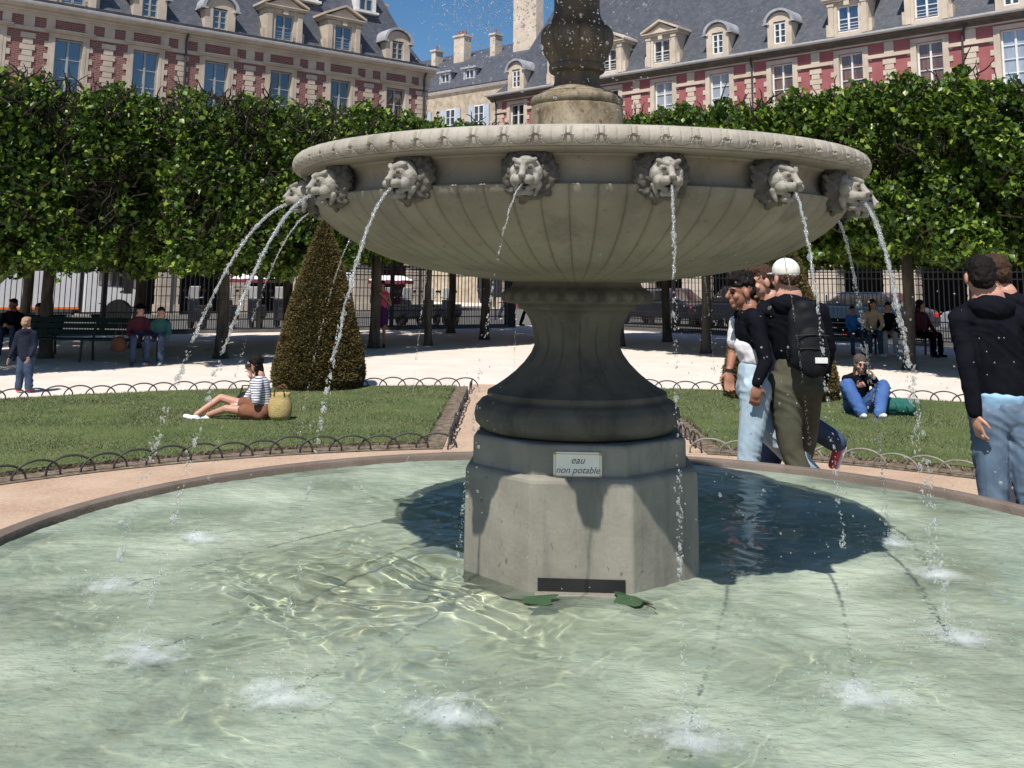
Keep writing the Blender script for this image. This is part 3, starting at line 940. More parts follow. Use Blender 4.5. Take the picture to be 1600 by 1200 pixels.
def mane_mesh():
    o = Org()
    o.ell((0, .0, 0), (.112, .030, .118))
    k = 0
    for ring, (rad, nn, ln, yy) in enumerate(((.078, 15, .040, .040), (.105, 19, .040, .022))):
        for i in range(nn):
            a = 2 * math.pi * (i + .5 * ring) / nn
            c, s = math.cos(a), math.sin(a)
            tw = .5 * (1 if c > 0 else -1)
            p0 = (rad * c * .97, yy + .012, rad * s * 1.05 + .004)
            a2 = a + tw * .35
            ln2 = ln * (.38 + .25 * math.sin(i * 2.7 + ring))
            p1 = ((rad + ln2) * math.cos(a2) * .97, yy - .006, (rad + ln2) * math.sin(a2) * 1.02 + .004)
            o.cap(p0, p1, .019, .015)
    for s in (-1, 1): o.ell((s * .070, .050, .068), (.020, .016, .022))     # ears
    return o.mesh('lion_mane', .0042, 2, nsum(nz((60, 60, 60), .005, 5), nz((26, 26, 26), .006, 8)))
LF, LM = lion_mesh(), mane_mesh()
EYE = pymesh('eye', SV * np.array([.0125, .008, .0095]), SF, True)
HEADS = []
for k in range(16):
    a = -11.7 + 22.5 * k
    x, y = pol(1.545, a)
    h = empty('lion_head'); h.parent = FT
    h.location = (x, y, 2.105); h.rotation_euler = (R(-6) if False else 0, 0, R(a + 180))
    h.scale = (.92, 1.05, .93)
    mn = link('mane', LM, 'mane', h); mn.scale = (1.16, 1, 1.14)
    f = link('face', LF, 'lion', h); f.location = (0, .022, 0); f.scale = (.96, 1.05, 1.0)
    for s in (-1, 1): link('eye', EYE, 'column', f, (s * .034, .121, .028))  # dark colour stands in for the shade in the deep eye sockets
    f.rotation_euler = (R(-8), 0, random.uniform(-.06, .06))
    m = MB(); m.lathe([(.001, 0), (.017, 0), (.017, .05), (.001, .05)], 12)
    mo = m.build('mouth', 'rubber', h); mo.rotation_euler = (R(-90), 0, 0); mo.location = (0, .100, -.062); mo.scale = (1.5, .8, 1)  # black plug stands in for the shade inside the open mouth
    HEADS.append((a, h))

# ---- falling water
ICO = None
def ico(sub):
    bm = bmesh.new(); bmesh.ops.create_icosphere(bm, subdivisions=sub, radius=1)
    v = np.array([q.co[:] for q in bm.verts]); f = np.array([[q.index for q in p.verts] for p in bm.faces]); bm.free()
    return v, f
I1, I2 = ico(1), ico(2)
def blobs(P, S, D, tmpl=I2, jit=.25, sd=0):
    """P centres, S (n,2) radius across / along, D directions"""
    tv, tf = tmpl; n = len(P)
    D = D / np.linalg.norm(D, axis=1, keepdims=True)
    ref = np.tile([0.3, .9, .2], (n, 1)); A = np.cross(D, ref); A /= np.linalg.norm(A, axis=1, keepdims=True); B = np.cross(D, A)
    loc = np.tile(tv, (n, 1, 1)) * (1 + rng.normal(0, jit * .4, (n, len(tv), 1)))
    V = P[:, None] + (loc[:, :, 0:1] * A[:, None] + loc[:, :, 1:2] * B[:, None]) * S[:, 0, None, None] + loc[:, :, 2:3] * D[:, None] * S[:, 1, None, None]
    F = tf[None] + (np.arange(n) * len(tv))[:, None, None]
    return V.reshape(-1, 3), F.reshape(-1, 3)
def merge(parts):
    V = []; F = []; b = 0
    for v, f in parts: V.append(v); F.append(f + b); b += len(v)
    return np.concatenate(V), np.concatenate(F)
def jet(k, a, thick, brk):
    mx, my = pol(1.545 + .155, a)
    p0 = np.array([mx, my, 2.105 - .060])
    lx, ly = pol(*LAND[k]); p1 = np.array([lx, ly, 0])
    def P(t):
        t = np.asarray(t)[:, None]
        q = p0 + (p1 - p0) * t
        q[:, 2] = p0[2] * (1 - .10 * t[:, 0] - .90 * t[:, 0] ** 2)
        return q
    parts = []
    # ragged continuous part: two braided strands
    nT = 120
    for s in range(2):
        t = np.linspace(0, brk * (1 - .2 * s), nT); q = P(t)
        ph = rng.uniform(0, 6.28)
        w = thick * (.35 + 1.4 * t / brk)
        side = np.array([math.cos(R(a)), math.sin(R(a)), 0])
        q = q + side * (np.sin(t * 60 + ph) * w * .45)[:, None] + rng.normal(0, 1, (nT, 3)) * (w * .10)[:, None]
        m = MB(); rr = [float(thick * (.75 if s == 0 else .5) * (1 - .35 * tt / brk) * (1 + rng.normal(0, .22))) for tt in t]
        m.tube([tuple(x) for x in q], rr, 8)
        tri = []
        for f in m.f:
            for j in range(1, len(f) - 1): tri.append((f[0], f[j], f[j + 1]))
        parts.append((np.array([tuple(x) for x in m.v]), np.array(tri)))
    # beads
    n = 420
    t = np.sort(rng.beta(1.5, 1.05, n)); t = t[t > .06]; n = len(t)
    clump = np.sin(t * 75 + rng.uniform(0, 6)) + np.sin(t * 41)
    keep = (clump > -.9) | (t < brk); t = t[keep]; n = len(t)
    q = P(t); dq = P(np.minimum(t + .01, 1.01)) - P(t - .001)
    sp = thick * (.4 + 1.5 * t)
    q = q + rng.normal(0, 1, (n, 3)) * sp[:, None] * .55
    s = thick * rng.lognormal(-1.30, .50, n)
    parts.append(blobs(q, np.c_[s, s * rng.uniform(1, 2.4, n)], dq + rng.normal(0, .3, (n, 3)) * np.linalg.norm(dq, axis=1)[:, None]))
    V, F = merge(parts)
    name = {0: 'thin stream of water falling from the front lion mask left of the plaque', 1: 'beaded stream of water falling from the front lion mask right of the plaque',
            2: 'stream of water falling past the white cap from a lion mask right of centre', 3: 'thick bright water stream arching from the lion mask at the right end',
            4: 'water stream falling from the far right lion mask behind the thick bright one', 5: 'dull water stream under the right end of the bowl, from a rear mask',
            15: 'slanting stream of water from the lion mask left of the middle one', 14: 'thick stream of water from the second lion mask from the left',
            13: 'leftmost stream of water arching out from the bowl', 12: 'thin rear water stream falling in front of the left cone-shaped yew',
            6: 'faint rear water stream over the backpack of the white-capped man', 7: 'faint water stream right of the pedestal, beside the curly haired man',
            8: 'water stream hidden behind the pedestal', 9: 'broken thin water stream just left of the pedestal', 10: 'broken thin stream between the left yew and the pedestal',
            11: 'broken rear stream falling right of the striped woman'}.get(k)
    o = link('water_jet', pymesh('water_jet', V * FS + np.array([CX, CY, .37]), F, True), 'drop')
    tag(o, name or 'stream of water falling behind the bowl from a lion mask at the back', 'water jet', 'streams of water falling from the lion masks')
for k, (a, h) in enumerate(HEADS):
    th = {0: .0055, 1: .008, 2: .009, 3: .0125, 4: .011, 5: .011, 15: .0095, 14: .012, 13: .012, 12: .0065}.get(k, .0055)
    jet(k, a, th, {0: .3, 1: .42, 3: .62, 13: .6, 14: .6, 15: .6, 4: .55, 2: .5}.get(k, .45))

# splashes
def splash(k, r, a, size, label):
    x, y = pol(r, a)
    n = 20; rad = .19 * size; v = [(0, 0, .03)]; f = []
    R_ = 14
    for j in range(1, R_ + 1):
        for i in range(n * 2):
            t = math.pi * i / n; rr = rad * j / R_
            q = mnoise.noise(Vector((rr * 9 * math.cos(t) + k, rr * 9 * math.sin(t), k)))
            v.append((rr * math.cos(t) * 1.25, rr * math.sin(t), .012 + (.022 * size * (1 - j / R_) ** .7) * (1 + 1.2 * q) + .006 * q))
    N = n * 2
    for i in range(N): f.append((0, 1 + i, 1 + (i + 1) % N))
    for j in range(R_ - 1):
        for i in range(N):
            a0, b0 = 1 + j * N + i, 1 + j * N + (i + 1) % N
            f.append((a0, a0 + N, b0 + N)); f.append((a0, b0 + N, b0))
    foam = pymesh('splash', v, f, True)
    wx, wy = CX + x * FS, CY + y * FS
    root = empty('water_splash', (wx, wy, .380), 0, 1, label, 'splash', 'splashes where the streams hit the pool')
    link('foam', foam, 'foam', root)
    m = int(80 * size)
    P = np.c_[rng.normal(0, rad * .55, m), rng.normal(0, rad * .45, m), np.abs(rng.normal(0, .045 * size, m)) + .012]
    s = rng.uniform(.0018, .0052, m)
    V, F = blobs(P, np.c_[s, s * 1.3], rng.normal(0, 1, (m, 3)), I1)
    link('droplets', pymesh('droplets', V, F, True), 'drop', root)['kind'] = 'stuff'
SPL = {0: (1.0, 'white splash nearest the camera left of the base'), 1: (1.0, 'white splash in the pool nearest the bottom edge, right of the base'), 2: (1.1, 'white splash low on the right side of the pool'),
       3: (1.0, 'white splash on the right of the pool, middle one of the right side'), 4: (.75, 'small splash near the right edge of the bowl shadow, nearer than its neighbour'), 5: (.8, 'small splash at the tip of the bowl shadow on the pool'),
       12: (.8, 'small far splash in the upper left part of the pool'), 13: (1.25, 'broad white splash at the left side of the pool'), 14: (1.1, 'white splash left of the middle of the pool, below the broad one'),
       15: (1.15, 'white splash in the lower left middle of the pool')}
for k, (r, a) in LAND.items():
    if k not in SPL: continue
    sz, lb = SPL[k]
    splash(k, r, a, sz, lb)

# fine spray thrown by the top of the fountain and drops over the pool
def spray():
    P = []
    def cloud(n, c, s): P.append(rng.normal(0, 1, (n, 3)) * np.array(s) + np.array(c))
    cloud(1700, (-.66, -.3, 3.42), (.13, .5, .20))
    cloud(900, (-.42, -.2, 3.40), (.12, .5, .16))
    cloud(90, (-.66, -.2, 2.95), (.16, .5, .12))
    cloud(420, (.02, -.75, 3.05), (.22, .25, .30))
    cloud(60, (.0, -1.0, 2.60), (.5, .3, .5))
    cloud(170, (.45, -.9, 3.3), (.45, .3, .25))
    cloud(150, (.75, -.7, 1.2), (.14, .3, .5))
    cloud(40, (-.55, -.9, .9), (.06, .2, .3))
    n = 200; r = rng.uniform(1.2, 3.0, n); a = rng.uniform(-110, 115, n)
    P.append(np.c_[r * np.sin(np.radians(a)), -r * np.cos(np.radians(a)), np.abs(rng.normal(0, .25, n)) + .02])
    n = 130; r = rng.uniform(1.5, 2.4, n); a = rng.uniform(28, 88, n)
    P.append(np.c_[r * np.sin(np.radians(a)), -r * np.cos(np.radians(a)), rng.uniform(.03, 1.6, n)])
    P = np.concatenate(P); n = len(P)
    s = rng.lognormal(-5.68, .40, n)
    V, F = blobs(P, np.c_[s, s * rng.uniform(1, 1.6, n)], rng.normal(0, 1, (n, 3)) + np.array([0, 0, 1.5]), I1)
    tag(link('water_spray', pymesh('water_spray', V * FS + np.array([CX, CY, .37]), F, True), 'drop'),
        'scattered drops of spray in the air round the fountain', 'spray', kind='stuff')
spray()

# floating leaves by the drain opening
for (x, y, s, a, lb) in ((-.245, -.80, .075, .3, 'wet green leaf floating left of the drain opening'), (.225, -.80, .085, 2.2, 'wet green leaf floating right of the drain opening')):
    V = []; 
    n = 24
    for i in range(n):
        t = 2 * math.pi * i / n; rr = s * (1 + .22 * math.cos(5 * t) + .05 * math.sin(11 * t))
        V.append((rr * math.cos(t), rr * .7 * math.sin(t), .008 + .010 * math.cos(2 * t)))
    V.append((0, 0, .022))
    f = [(i, (i + 1) % n, n) for i in range(n)]
    o = empty('floating_leaf', (CX + x * FS, CY + y * FS, .386), a, 1, lb, 'leaf', 'leaves floating by the fountain base')
    link('leaf_blade', pymesh('leaf_blade', V, f, True), 'wetleaf', o)
    m = MB(); m.tube([(-s, 0, .01), (-s * 1.6, .01, .014), (-s * 2.0, .03, .02)], .002, 5); m.build('leaf_stalk', 'twig', o)
# ------------------------------------------------------------------ clipped yews
def yew(x, y, rad, h, label, seed):
    rg = np.random.default_rng(seed)
    def prof(z):     # radius at relative height
        z = np.clip(z, 0, 1)
        return rad * (np.clip(1 - z, 0, 1) ** .82) * (1 + .10 * np.sin(z * 3.0)) * np.where(z < .06, .90 + z * 1.6, 1.0)
    root = empty('clipped_yew', (x, y, 0), 0, 1, label, 'yew', 'cone-shaped yews on the lawns')
    m = MB()
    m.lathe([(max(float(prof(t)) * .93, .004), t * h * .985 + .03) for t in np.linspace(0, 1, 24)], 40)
    m.build('solid_core', 'yewcore', root, smooth=True)  # solid dark cone filling the yew behind its foliage
    N = 46000
    t = 1 - np.sqrt(rg.random(N)); t = np.clip(t, 0, .995)
    a = rg.random(N) * 6.283
    lump = np.array([mnoise.noise(Vector((math.cos(q) * 3.2, math.sin(q) * 3.2, w * 9 + seed))) for q, w in zip(a, t)])
    fine = np.array([mnoise.noise(Vector((math.cos(q) * 9, math.sin(q) * 9, w * 24 + seed))) for q, w in zip(a, t)])
    r = prof(t) * (.955 + .05 * rg.random(N)) + .028 * lump + .022 * fine
    P = np.c_[r * np.cos(a), r * np.sin(a), t * h + .04]
    nrm = np.c_[np.cos(a), np.sin(a), np.full(N, .35)] + rg.normal(0, .55, (N, 3)); nrm /= np.linalg.norm(nrm, axis=1, keepdims=True)
    ref = rg.normal(0, 1, (N, 3)); s = np.cross(nrm, ref); s /= np.linalg.norm(s, axis=1, keepdims=True)
    L = rg.uniform(.022, .045, N)[:, None]; W = .010
    V = np.stack([P - s * W, P + s * W, P + nrm * L], 1)
    link('foliage', pymesh('yew_foliage', V.reshape(-1, 3), np.arange(N * 3).reshape(-1, 3)), 'yew', root)
yew(-2.93, 16.15, .735, 2.62, 'brownish cone-shaped clipped yew on the left lawn beside the seated woman', 3)
yew(3.95, 15.35, .86, 2.70, 'broad cone-shaped clipped yew on the right lawn behind the walking young men', 8)

# ------------------------------------------------------------------ lindens
def leaf_cloud(sx, sy, z0, z1, N, seed, size=(.05, .095)):
    rg = np.random.default_rng(seed)
    P = []
    while sum(len(p) for p in P) < N:
        q = np.c_[rg.uniform(-sx, sx, N * 2), rg.uniform(-sy, sy, N * 2), rg.uniform(z0 - .25, z1 + .25, N * 2)]
        u = np.maximum(np.abs(q[:, 0]) / sx, np.abs(q[:, 1]) / sy)
        zz = np.abs((q[:, 2] - (z0 + z1) / 2) / ((z1 - z0) / 2))
        e = np.maximum(u, zz)
        keep = rg.random(len(q)) < np.where(e > .72, 1.0, .22)
        q = q[keep]
        nn = np.array([mnoise.noise(Vector((x * 1.15, y * 1.15, z * 1.15 + seed))) + .55 * mnoise.noise(Vector((x * 3.1, y * 3.1, z * 3.1 + seed))) for x, y, z in q])
        zlim = .42 * np.array([mnoise.noise(Vector((x * 1.6, y * 1.6, seed + 40))) for x, y, z in q])
        q = q[(nn > -.02) & (q[:, 2] > z0 + zlim) & (q[:, 2] < z1 + zlim * 1.2)]
        P.append(q)
    P = np.concatenate(P)[:N]
    s = rg.uniform(size[0], size[1], N)[:, None]
    d = rg.normal(0, 1, (N, 3)) + np.array([0, 0, -.45]); d /= np.linalg.norm(d, axis=1, keepdims=True)
    up = rg.normal(0, .7, (N, 3)) + np.array([0, 0, 1.0]); w = np.cross(d, up); w /= np.linalg.norm(w, axis=1, keepdims=True)
    n = np.cross(w, d)
    A = P - d * s; B = P + w * s * .85 - d * s * .15 + n * s * .22; C = P + d * s * 1.1; D = P - w * s * .85 - d * s * .15 + n * s * .22
    V = np.stack([A, B, C, D], 1).reshape(-1, 3)
    i = np.arange(N) * 4
    F = np.concatenate([np.c_[i, i + 1, i + 2], np.c_[i, i + 2, i + 3]])
    return V, F
def wood(sx, sy, z0, z1, seed, trunk_r=.13):
    rg = random.Random(seed)
    tr = MB()
    pts = [(0, 0, -.05), (0, 0, .12), (.02, .01, .5), (.03 + rg.uniform(-.05, .05), 0, 1.3), (rg.uniform(-.06, .06), .02, z0 + .35)]
    tr.tube(pts, [trunk_r * 1.5, trunk_r * 1.15, trunk_r, trunk_r * .92, trunk_r * .95], 12)
    br = MB(); top = Vector(pts[-1])
    for i in range(7):
        a = 6.283 * i / 7 + rg.uniform(-.3, .3)
        e = Vector((math.cos(a) * sx * .75, math.sin(a) * sy * .75, z0 + (z1 - z0) * rg.uniform(.45, .85)))
        mid = top.lerp(e, .45) + Vector((rg.uniform(-.2, .2), rg.uniform(-.2, .2), rg.uniform(.0, .45)))
        br.tube([top + Vector((0, 0, -.15)), mid, e], [.075, .05, .03], 7)
        for j in range(6):
            s = mid.lerp(e, rg.random())
            t = s + Vector((rg.uniform(-.8, .8), rg.uniform(-.8, .8), rg.uniform(.1, 1.0)))
            br.tube([s, s.lerp(t, .5) + Vector((rg.uniform(-.15, .15), rg.uniform(-.15, .15), 0)), t], [.028, .02, .011], 5)
    tw = MB()
    for i in range(420 if seed != 7 else 1500):
        face = rg.random()
        x = rg.uniform(-sx, sx); y = rg.uniform(-sy, sy); z = rg.uniform(z0 + .3, z1)
        if face < .40: z = z1 - rg.uniform(.1, .7)
        elif face < .75: y = -sy * rg.uniform(.72, 1)
        else: x = rg.choice((-1, 1)) * sx * rg.uniform(.75, 1)
        p = Vector((x, y, z)); pts = [p]
        dv = Vector((rg.uniform(-.12, .12), rg.uniform(-.12, .12), rg.uniform(-.03, .12)))
        for j in range(5):
            dv = (dv + Vector((rg.uniform(-.07, .07), rg.uniform(-.07, .07), rg.uniform(-.03, .07)))).normalized() * rg.uniform(.06, .13)
            p = p + dv
            pts.append(p)
        if face < .40:
            pts[-1].z = min(pts[-1].z, z1 + (.45 if seed != 7 else .75))
        tw.tube(pts, [.021, .018, .015, .013, .010, .006], 4)
    return tr, br, tw
TREES = []
for s, (sx, sy, z0, z1, N) in enumerate(((2.75, 2.2, 2.2, 5.3, 58000), (2.75, 2.2, 2.25, 5.4, 58000), (2.6, 2.2, 1.85, 5.15, 46000))):
    V, F = leaf_cloud(sx, sy, z0, z1, N, 11 + s * 5, (.036, .078) if s != 2 else (.034, .074))
    root = empty('linden_tree')
    tr, br, tw = wood(sx, sy, z0, z1, 5 + s)
    link('crown', pymesh('crown', V, F), 'leaf', root)
    tr.build('trunk', 'bark', root, smooth=True)
    br.build('branches', 'bark', root, smooth=True)
    tw.build('twigs', 'twig', root)['kind'] = 'stuff'
    TREES.append(root)
used = set()
def tree(kind, x, y, rz, label, sc_=(1, 1, 1)):
    r = TREES[kind]
    o = r if kind not in used else copy_tree(r)
    used.add(kind)
    o.location = (x, y, 0); o.rotation_euler = (0, 0, rz); o.scale = sc_
    tag(o, label, 'tree', 'clipped linden trees round the square')
aL, aR = R(50), R(-49)
for k, x, y, rz, sc_, lb in (
    (2, -10.3, 18.6, aL, (1, 1, 1.0), 'thinly leaved clipped linden with bare twigs at the upper left edge'),
    (2, -6.15, 22.3, aL, (1, 1, 1.02), 'clipped linden whose lit grey trunk stands left of the striped seated woman'),
    (0, -3.4, 26.2, aL, (1, 1, 1.06), 'clipped linden whose dark trunk stands directly behind the left yew'),
    (1, -.75, 30.6, aL, (1, 1, 1.10), 'clipped linden farthest along the left row, crown just above the bowl rim'),
    (1, -9.7, 21.9, aL + math.pi, (1, 1, .98), 'clipped linden whose dark trunk stands between the standing child and the bench'),
    (1, -9.06, 25.3, aL, (1, 1, 1.03), 'clipped linden whose black trunk stands behind the woman in the hat'),
    (0, -6.0, 28.2, aL + math.pi, (1, 1, 1.05), 'clipped linden in the second left row, hidden behind the lit trunk'),
    (1, -2.15, 27.5, aL + math.pi, (.8, .7, 1.02), 'clipped linden with a slim dark trunk right of the woman in pink'),
    (1, -1.95, 34.3, aL, (1, 1, 1.1), 'clipped linden with a thin far trunk seen left of the pedestal'),
    (1, -12.6, 27.0, aL, (1, 1, 1.0), 'clipped linden in front of the white truck'),
    (1, 8.08, 21.2, aR, (.9, 1, 1.03), 'clipped linden whose thick trunk stands between the bench people on the right'),
    (0, 10.9, 17.6, aR, (1, 1, .98), 'clipped linden at the right edge, its crown above two men'),
    (0, 6.3, 23.6, aR + math.pi, (.8, 1, 1.0), 'clipped linden whose trunk is hidden behind the right yew'),
    (1, 4.78, 25.5, aR, (.8, 1, 1.06), 'clipped linden with a pale trunk foot, left of the curly haired man'),
    (1, 2.95, 28.0, aR + math.pi, (.8, 1, 1.08), 'clipped linden just right of the fountain, crown low above the bowl rim'),
    (1, 10.6, 23.0, aR + math.pi, (1, 1, 1.0), 'clipped linden in the second right row behind the seated pair'),
    (1, 7.6, 27.2, aR, (1, 1, 1.03), 'clipped linden in the second right row in front of the parked blue car'),
    (1, 4.58, 30.4, aR + math.pi, (.9, 1, 1.06), 'clipped linden with a thin far trunk between the two left traffic cones'),
    (1, 13.6, 19.6, aR, (1, 1, 1.0), 'clipped linden in the second right row beyond the right edge'),
):
    tree(k, x, y, rz, lb, sc_)

# ------------------------------------------------------------------ park fence
def fence(p0, p1, label, low=True, gate=None):
    p0 = Vector(p0); p1 = Vector(p1); L = (p1 - p0).length; a = math.atan2(p1.y - p0.y, p1.x - p0.x)
    root = empty('iron_fence', (p0.x, p0.y, 0), a, 1, label, 'fence', 'black iron fences round the square')
    bars = MB()
    n = int(L / .145)
    for i in range(n):
        x = L * (i + .5) / n
        bars.box(x - .011, x + .011, -.011, .011, .10, 2.16)
        bars.add([(x - .022, -.022, 2.16), (x + .022, -.022, 2.16), (x + .022, .022, 2.16), (x - .022, .022, 2.16), (x, 0, 2.30)],
                 [(0, 1, 4), (1, 2, 4), (2, 3, 4), (3, 0, 4), (0, 3, 2, 1)])
        if low: bars.box(x + L / n * .5 - .009, x + L / n * .5 + .009, -.009, .009, .10, .66)
    bars.build('bars', 'iron', root)
    rails = MB()
    for z in (.12, .42, .66, 1.88, 2.08): rails.box(0, L, -.020, .020, z - .018, z + .018)
    rails.build('rails', 'iron', root)
    k = max(2, int(L / 4.4))
    for i in range(k + 1):
        x = L * i / k
        post = MB(); post.box(x - .05, x + .05, -.05, .05, 0, 2.35); post.box(x - .065, x + .065, -.065, .065, 2.35, 2.40); post.lathe([(.001, 2.40), (.05, 2.45), (.055, 2.50), (.001, 2.56)], 10, (x, 0, 0))
        post.box(x - .02, x + .02, .05, .55, .9, .93)
        post.build('post', 'iron', root)
    wall = MB(); wall.box(0, L, -.13, .13, -.02, .10)
    wall.build('stone_footing', 'asphalt', root)
fence((-24, 22.9), (-.15, 38.9), 'long black iron fence in front of the white truck and the parasols')
fence((2.2, 40.6), (16.5, 25.2), 'long black iron fence on the right in front of the parked cars')
# gate piers with the gap between them
for x, y, lb in ((.05, 39.2, 'dark square gate pier left of the opening, just left of the pedestal'), (1.95, 40.6, 'dark square gate pier hidden behind the pedestal')):
    m = MB(); m.box(-.16, .16, -.16, .16, 0, 2.4); m.box(-.20, .20, -.20, .20, 2.4, 2.5); m.lathe([(.001, 2.5), (.09, 2.55), (.12, 2.66), (.08, 2.76), (.001, 2.82)], 14)
    tag(m.build('gate_pier', 'iron', None, loc=(x, y, 0), bevel=.01), lb, 'gate pier', 'gate piers')

# street beyond the fence
v = [(-60, 4, .01), (-30, 21.5, .01), (1.0, 43.5, .01), (20, 23.5, .01), (60, -20, .01), (90, 20, .01), (30, 60, .01), (1, 90, .01), (-60, 60, .01)]
v = [(-70, -9.5), (.8, 41.2), (50, -12.5), (70, 6), (.5, 75), (-90, 10)]
tag(link('street', pymesh('street', [(x, y, .008) for x, y in v], [tuple(range(6))]), 'asphalt'), kind='structure')

# ------------------------------------------------------------------ buildings (local x along the front, -y towards the square)
def win_mesh(w, h, rows, bar=.035, mull=.085):
    m = MB()
    for x0, x1, z0, z1 in ((-w / 2, -w / 2 + .07, 0, h), (w / 2 - .07, w / 2, 0, h), (-w / 2 + .07, w / 2 - .07, 0, .08), (-w / 2 + .07, w / 2 - .07, h - .08, h)):
        m.box(x0, x1, -.04, .03, z0, z1)
    m.box(-mull / 2, mull / 2, -.055, .03, .08, h - .08)
    for r in range(1, rows):
        z = .08 + (h - .16) * r / rows
        m.box(-w / 2 + .07, -mull / 2, -.035, .02, z - bar / 2, z + bar / 2)
        m.box(mull / 2, w / 2 - .07, -.035, .02, z - bar / 2, z + bar / 2)
    return pymesh('window', m.v, m.f)
def pane_mesh(w, h):
    return pymesh('pane', [(-w / 2 + .05, .012, .05), (w / 2 - .05, .012, .05), (w / 2 - .05, .012, h - .05), (-w / 2 + .05, .012, h - .05)], [(0, 1, 2, 3)])
WC = {}
def window(parent, x, y, z, w, h, rows, fm, gm, rz=0):
    key = (w, h, rows, fm)
    if key not in WC:
        WC[key] = win_mesh(w, h, rows); WC[key].materials.append(MT[fm])
    o = link('window', WC[key], fm, parent, (x, y, z))
    k2 = (w, h, gm)
    if k2 not in WC:
        WC[k2] = pane_mesh(w, h); WC[k2].materials.append(MT[gm])
    link('pane', WC[k2], gm, o)
    o.rotation_euler = (0, 0, rz)
    return o

def hip_roof(prof, x0, x1, D, parent, mat='slate', name='roof', y0=0):
    v = []; f = []
    for i, z in prof:
        v += [(x0 + i, y0 + i, z), (x1 - i, y0 + i, z), (x1 - i, y0 + D - i, z), (x0 + i, y0 + D - i, z)]
    for j in range(len(prof) - 1):
        for k in range(4): f.append((j * 4 + k, j * 4 + (k + 1) % 4, (j + 1) * 4 + (k + 1) % 4, (j + 1) * 4 + k))
    f.append(tuple(range((len(prof) - 1) * 4, len(prof) * 4)))
    return link(name, pymesh(name, v, f), mat, parent)
ROOF = [(0, 13.0), (.30, 13.16), (.60, 13.50), (.95, 14.10), (1.35, 14.95), (2.6, 17.9), (4.6, 22.6)]

def big_dormer(parent, x, z0, w, win_w, win_h, stone, fm, gm, tri=True, zt=None):
    """stone dormer with pilasters and a pediment; front at y=.34"""
    d = MB(); hw = w / 2; top = z0 + win_h + .22; wh = win_w / 2
    d.box(x - hw, x - wh, .34, 2.6, z0 - .15, top); d.box(x + wh, x + hw, .34, 2.6, z0 - .15, top)
    d.box(x - wh, x + wh, .36, 2.6, z0 + win_h, top)
    d.box(x - wh, x + wh, .30, .60, z0 - .18, z0)
    for s in (-1, 1):
        d.box(x + s * (hw - .16) - .13, x + s * (hw - .16) + .13, .27, .34, z0 - .14, top - .2)
        d.box(x + s * (hw - .16) - .17, x + s * (hw - .16) + .17, .24, .34, top - .2, top - .09)
        d.box(x + s * (hw + .05) - .10, x + s * (hw + .05) + .10, .40, .70, z0 - .15, z0 + .5)
    d.box(x - .13, x + .13, .22, .34, z0 + win_h - .02, top + .18)
    d.box(x - hw - .16, x + hw + .16, .20, 2.7, top, top + .11)
    d.box(x - hw - .22, x + hw + .22, .14, 2.7, top + .11, top + .17)
    d.prism([(x - hw - .05, top + .17), (x + hw + .05, top + .17), (x, top + .68)], .30, 2.9)
    o = d.build('dormer', stone, parent, bevel=0)
    r = MB()
    for s in (-1, 1):
        a = (x + s * (hw + .26), top + .17); b = (x, top + .74); c = (x, top + .86); e = (x + s * (hw + .26), top + .29)
        r.prism([a, b, c, e] if s > 0 else [e, c, b, a], .12, 3.1)
    r.build('pediment', stone if stone else stone, o)
    window(o, x, .48, z0, win_w, win_h, 2, fm, gm)
    rl = MB()
    for zz in (z0 + .10, z0 + .24, z0 + .38): rl.box(x - wh, x + wh, .26, .28, zz, zz + .022)
    rl.build('railing', 'frame_w' if fm == 'frame_w' else 'chrome', o)
    return o
def small_dormer(parent, x, z0, stone, fm, gm, w=1.42, ww=.66, wh=1.0, lead='lead'):
    d = MB(); hw = w / 2 - .12; top = z0 + wh
    d.box(x - hw, x - ww / 2, .34, 1.9, z0 - .15, top - .05); d.box(x + ww / 2, x + hw, .34, 1.9, z0 - .15, top - .05)
    d.box(x - ww / 2, x + ww / 2, .30, .6, z0 - .16, z0)
    # arched tympanum
    arc = [(x + hw * math.cos(t), top - .05 + hw * .82 * math.sin(t)) for t in np.linspace(0, math.pi, 15)]
    inner = [(x - ww / 2, top - .05), (x - ww / 2, top + .02), (x + ww / 2, top + .02), (x + ww / 2, top - .05)]
    d.prism(arc + inner, .36, 1.9)
    for s in (-1, 1): d.box(x + s * hw - .12, x + s * hw + .12, .26, .5, top - .10, top)
    o = d.build('dormer', stone, parent)
    h = MB(); R1 = hw + .16; R0 = hw + .02
    oa = [(x + R1 * math.cos(t), top - .04 + R1 * .86 * math.sin(t)) for t in np.linspace(0, math.pi, 19)]
    ia = [(x + R0 * math.cos(t), top - .04 + R0 * .86 * math.sin(t)) for t in np.linspace(math.pi, 0, 19)]
    poly = oa + ia
    k = len(poly); v = [(a, .22, b) for a, b in poly] + [(a, 2.3, b) for a, b in poly]
    f = [(i, i + k, (i + 1) % k + k, (i + 1) % k) for i in range(k)] + [(i, i + 1, k - 2 - i, k - 1 - i) for i in range(18)]
    h.add(v, f)
    for s in (-1, 1): h.box(x + s * (R1 + R0) / 2 - .14, x + s * (R1 + R0) / 2 + .14, .22, 1.4, top - .10, top - .03)
    h.build('lead_hood', lead, o)
    window(o, x, .46, z0, ww, wh - .03, 3, fm, gm)
    return o

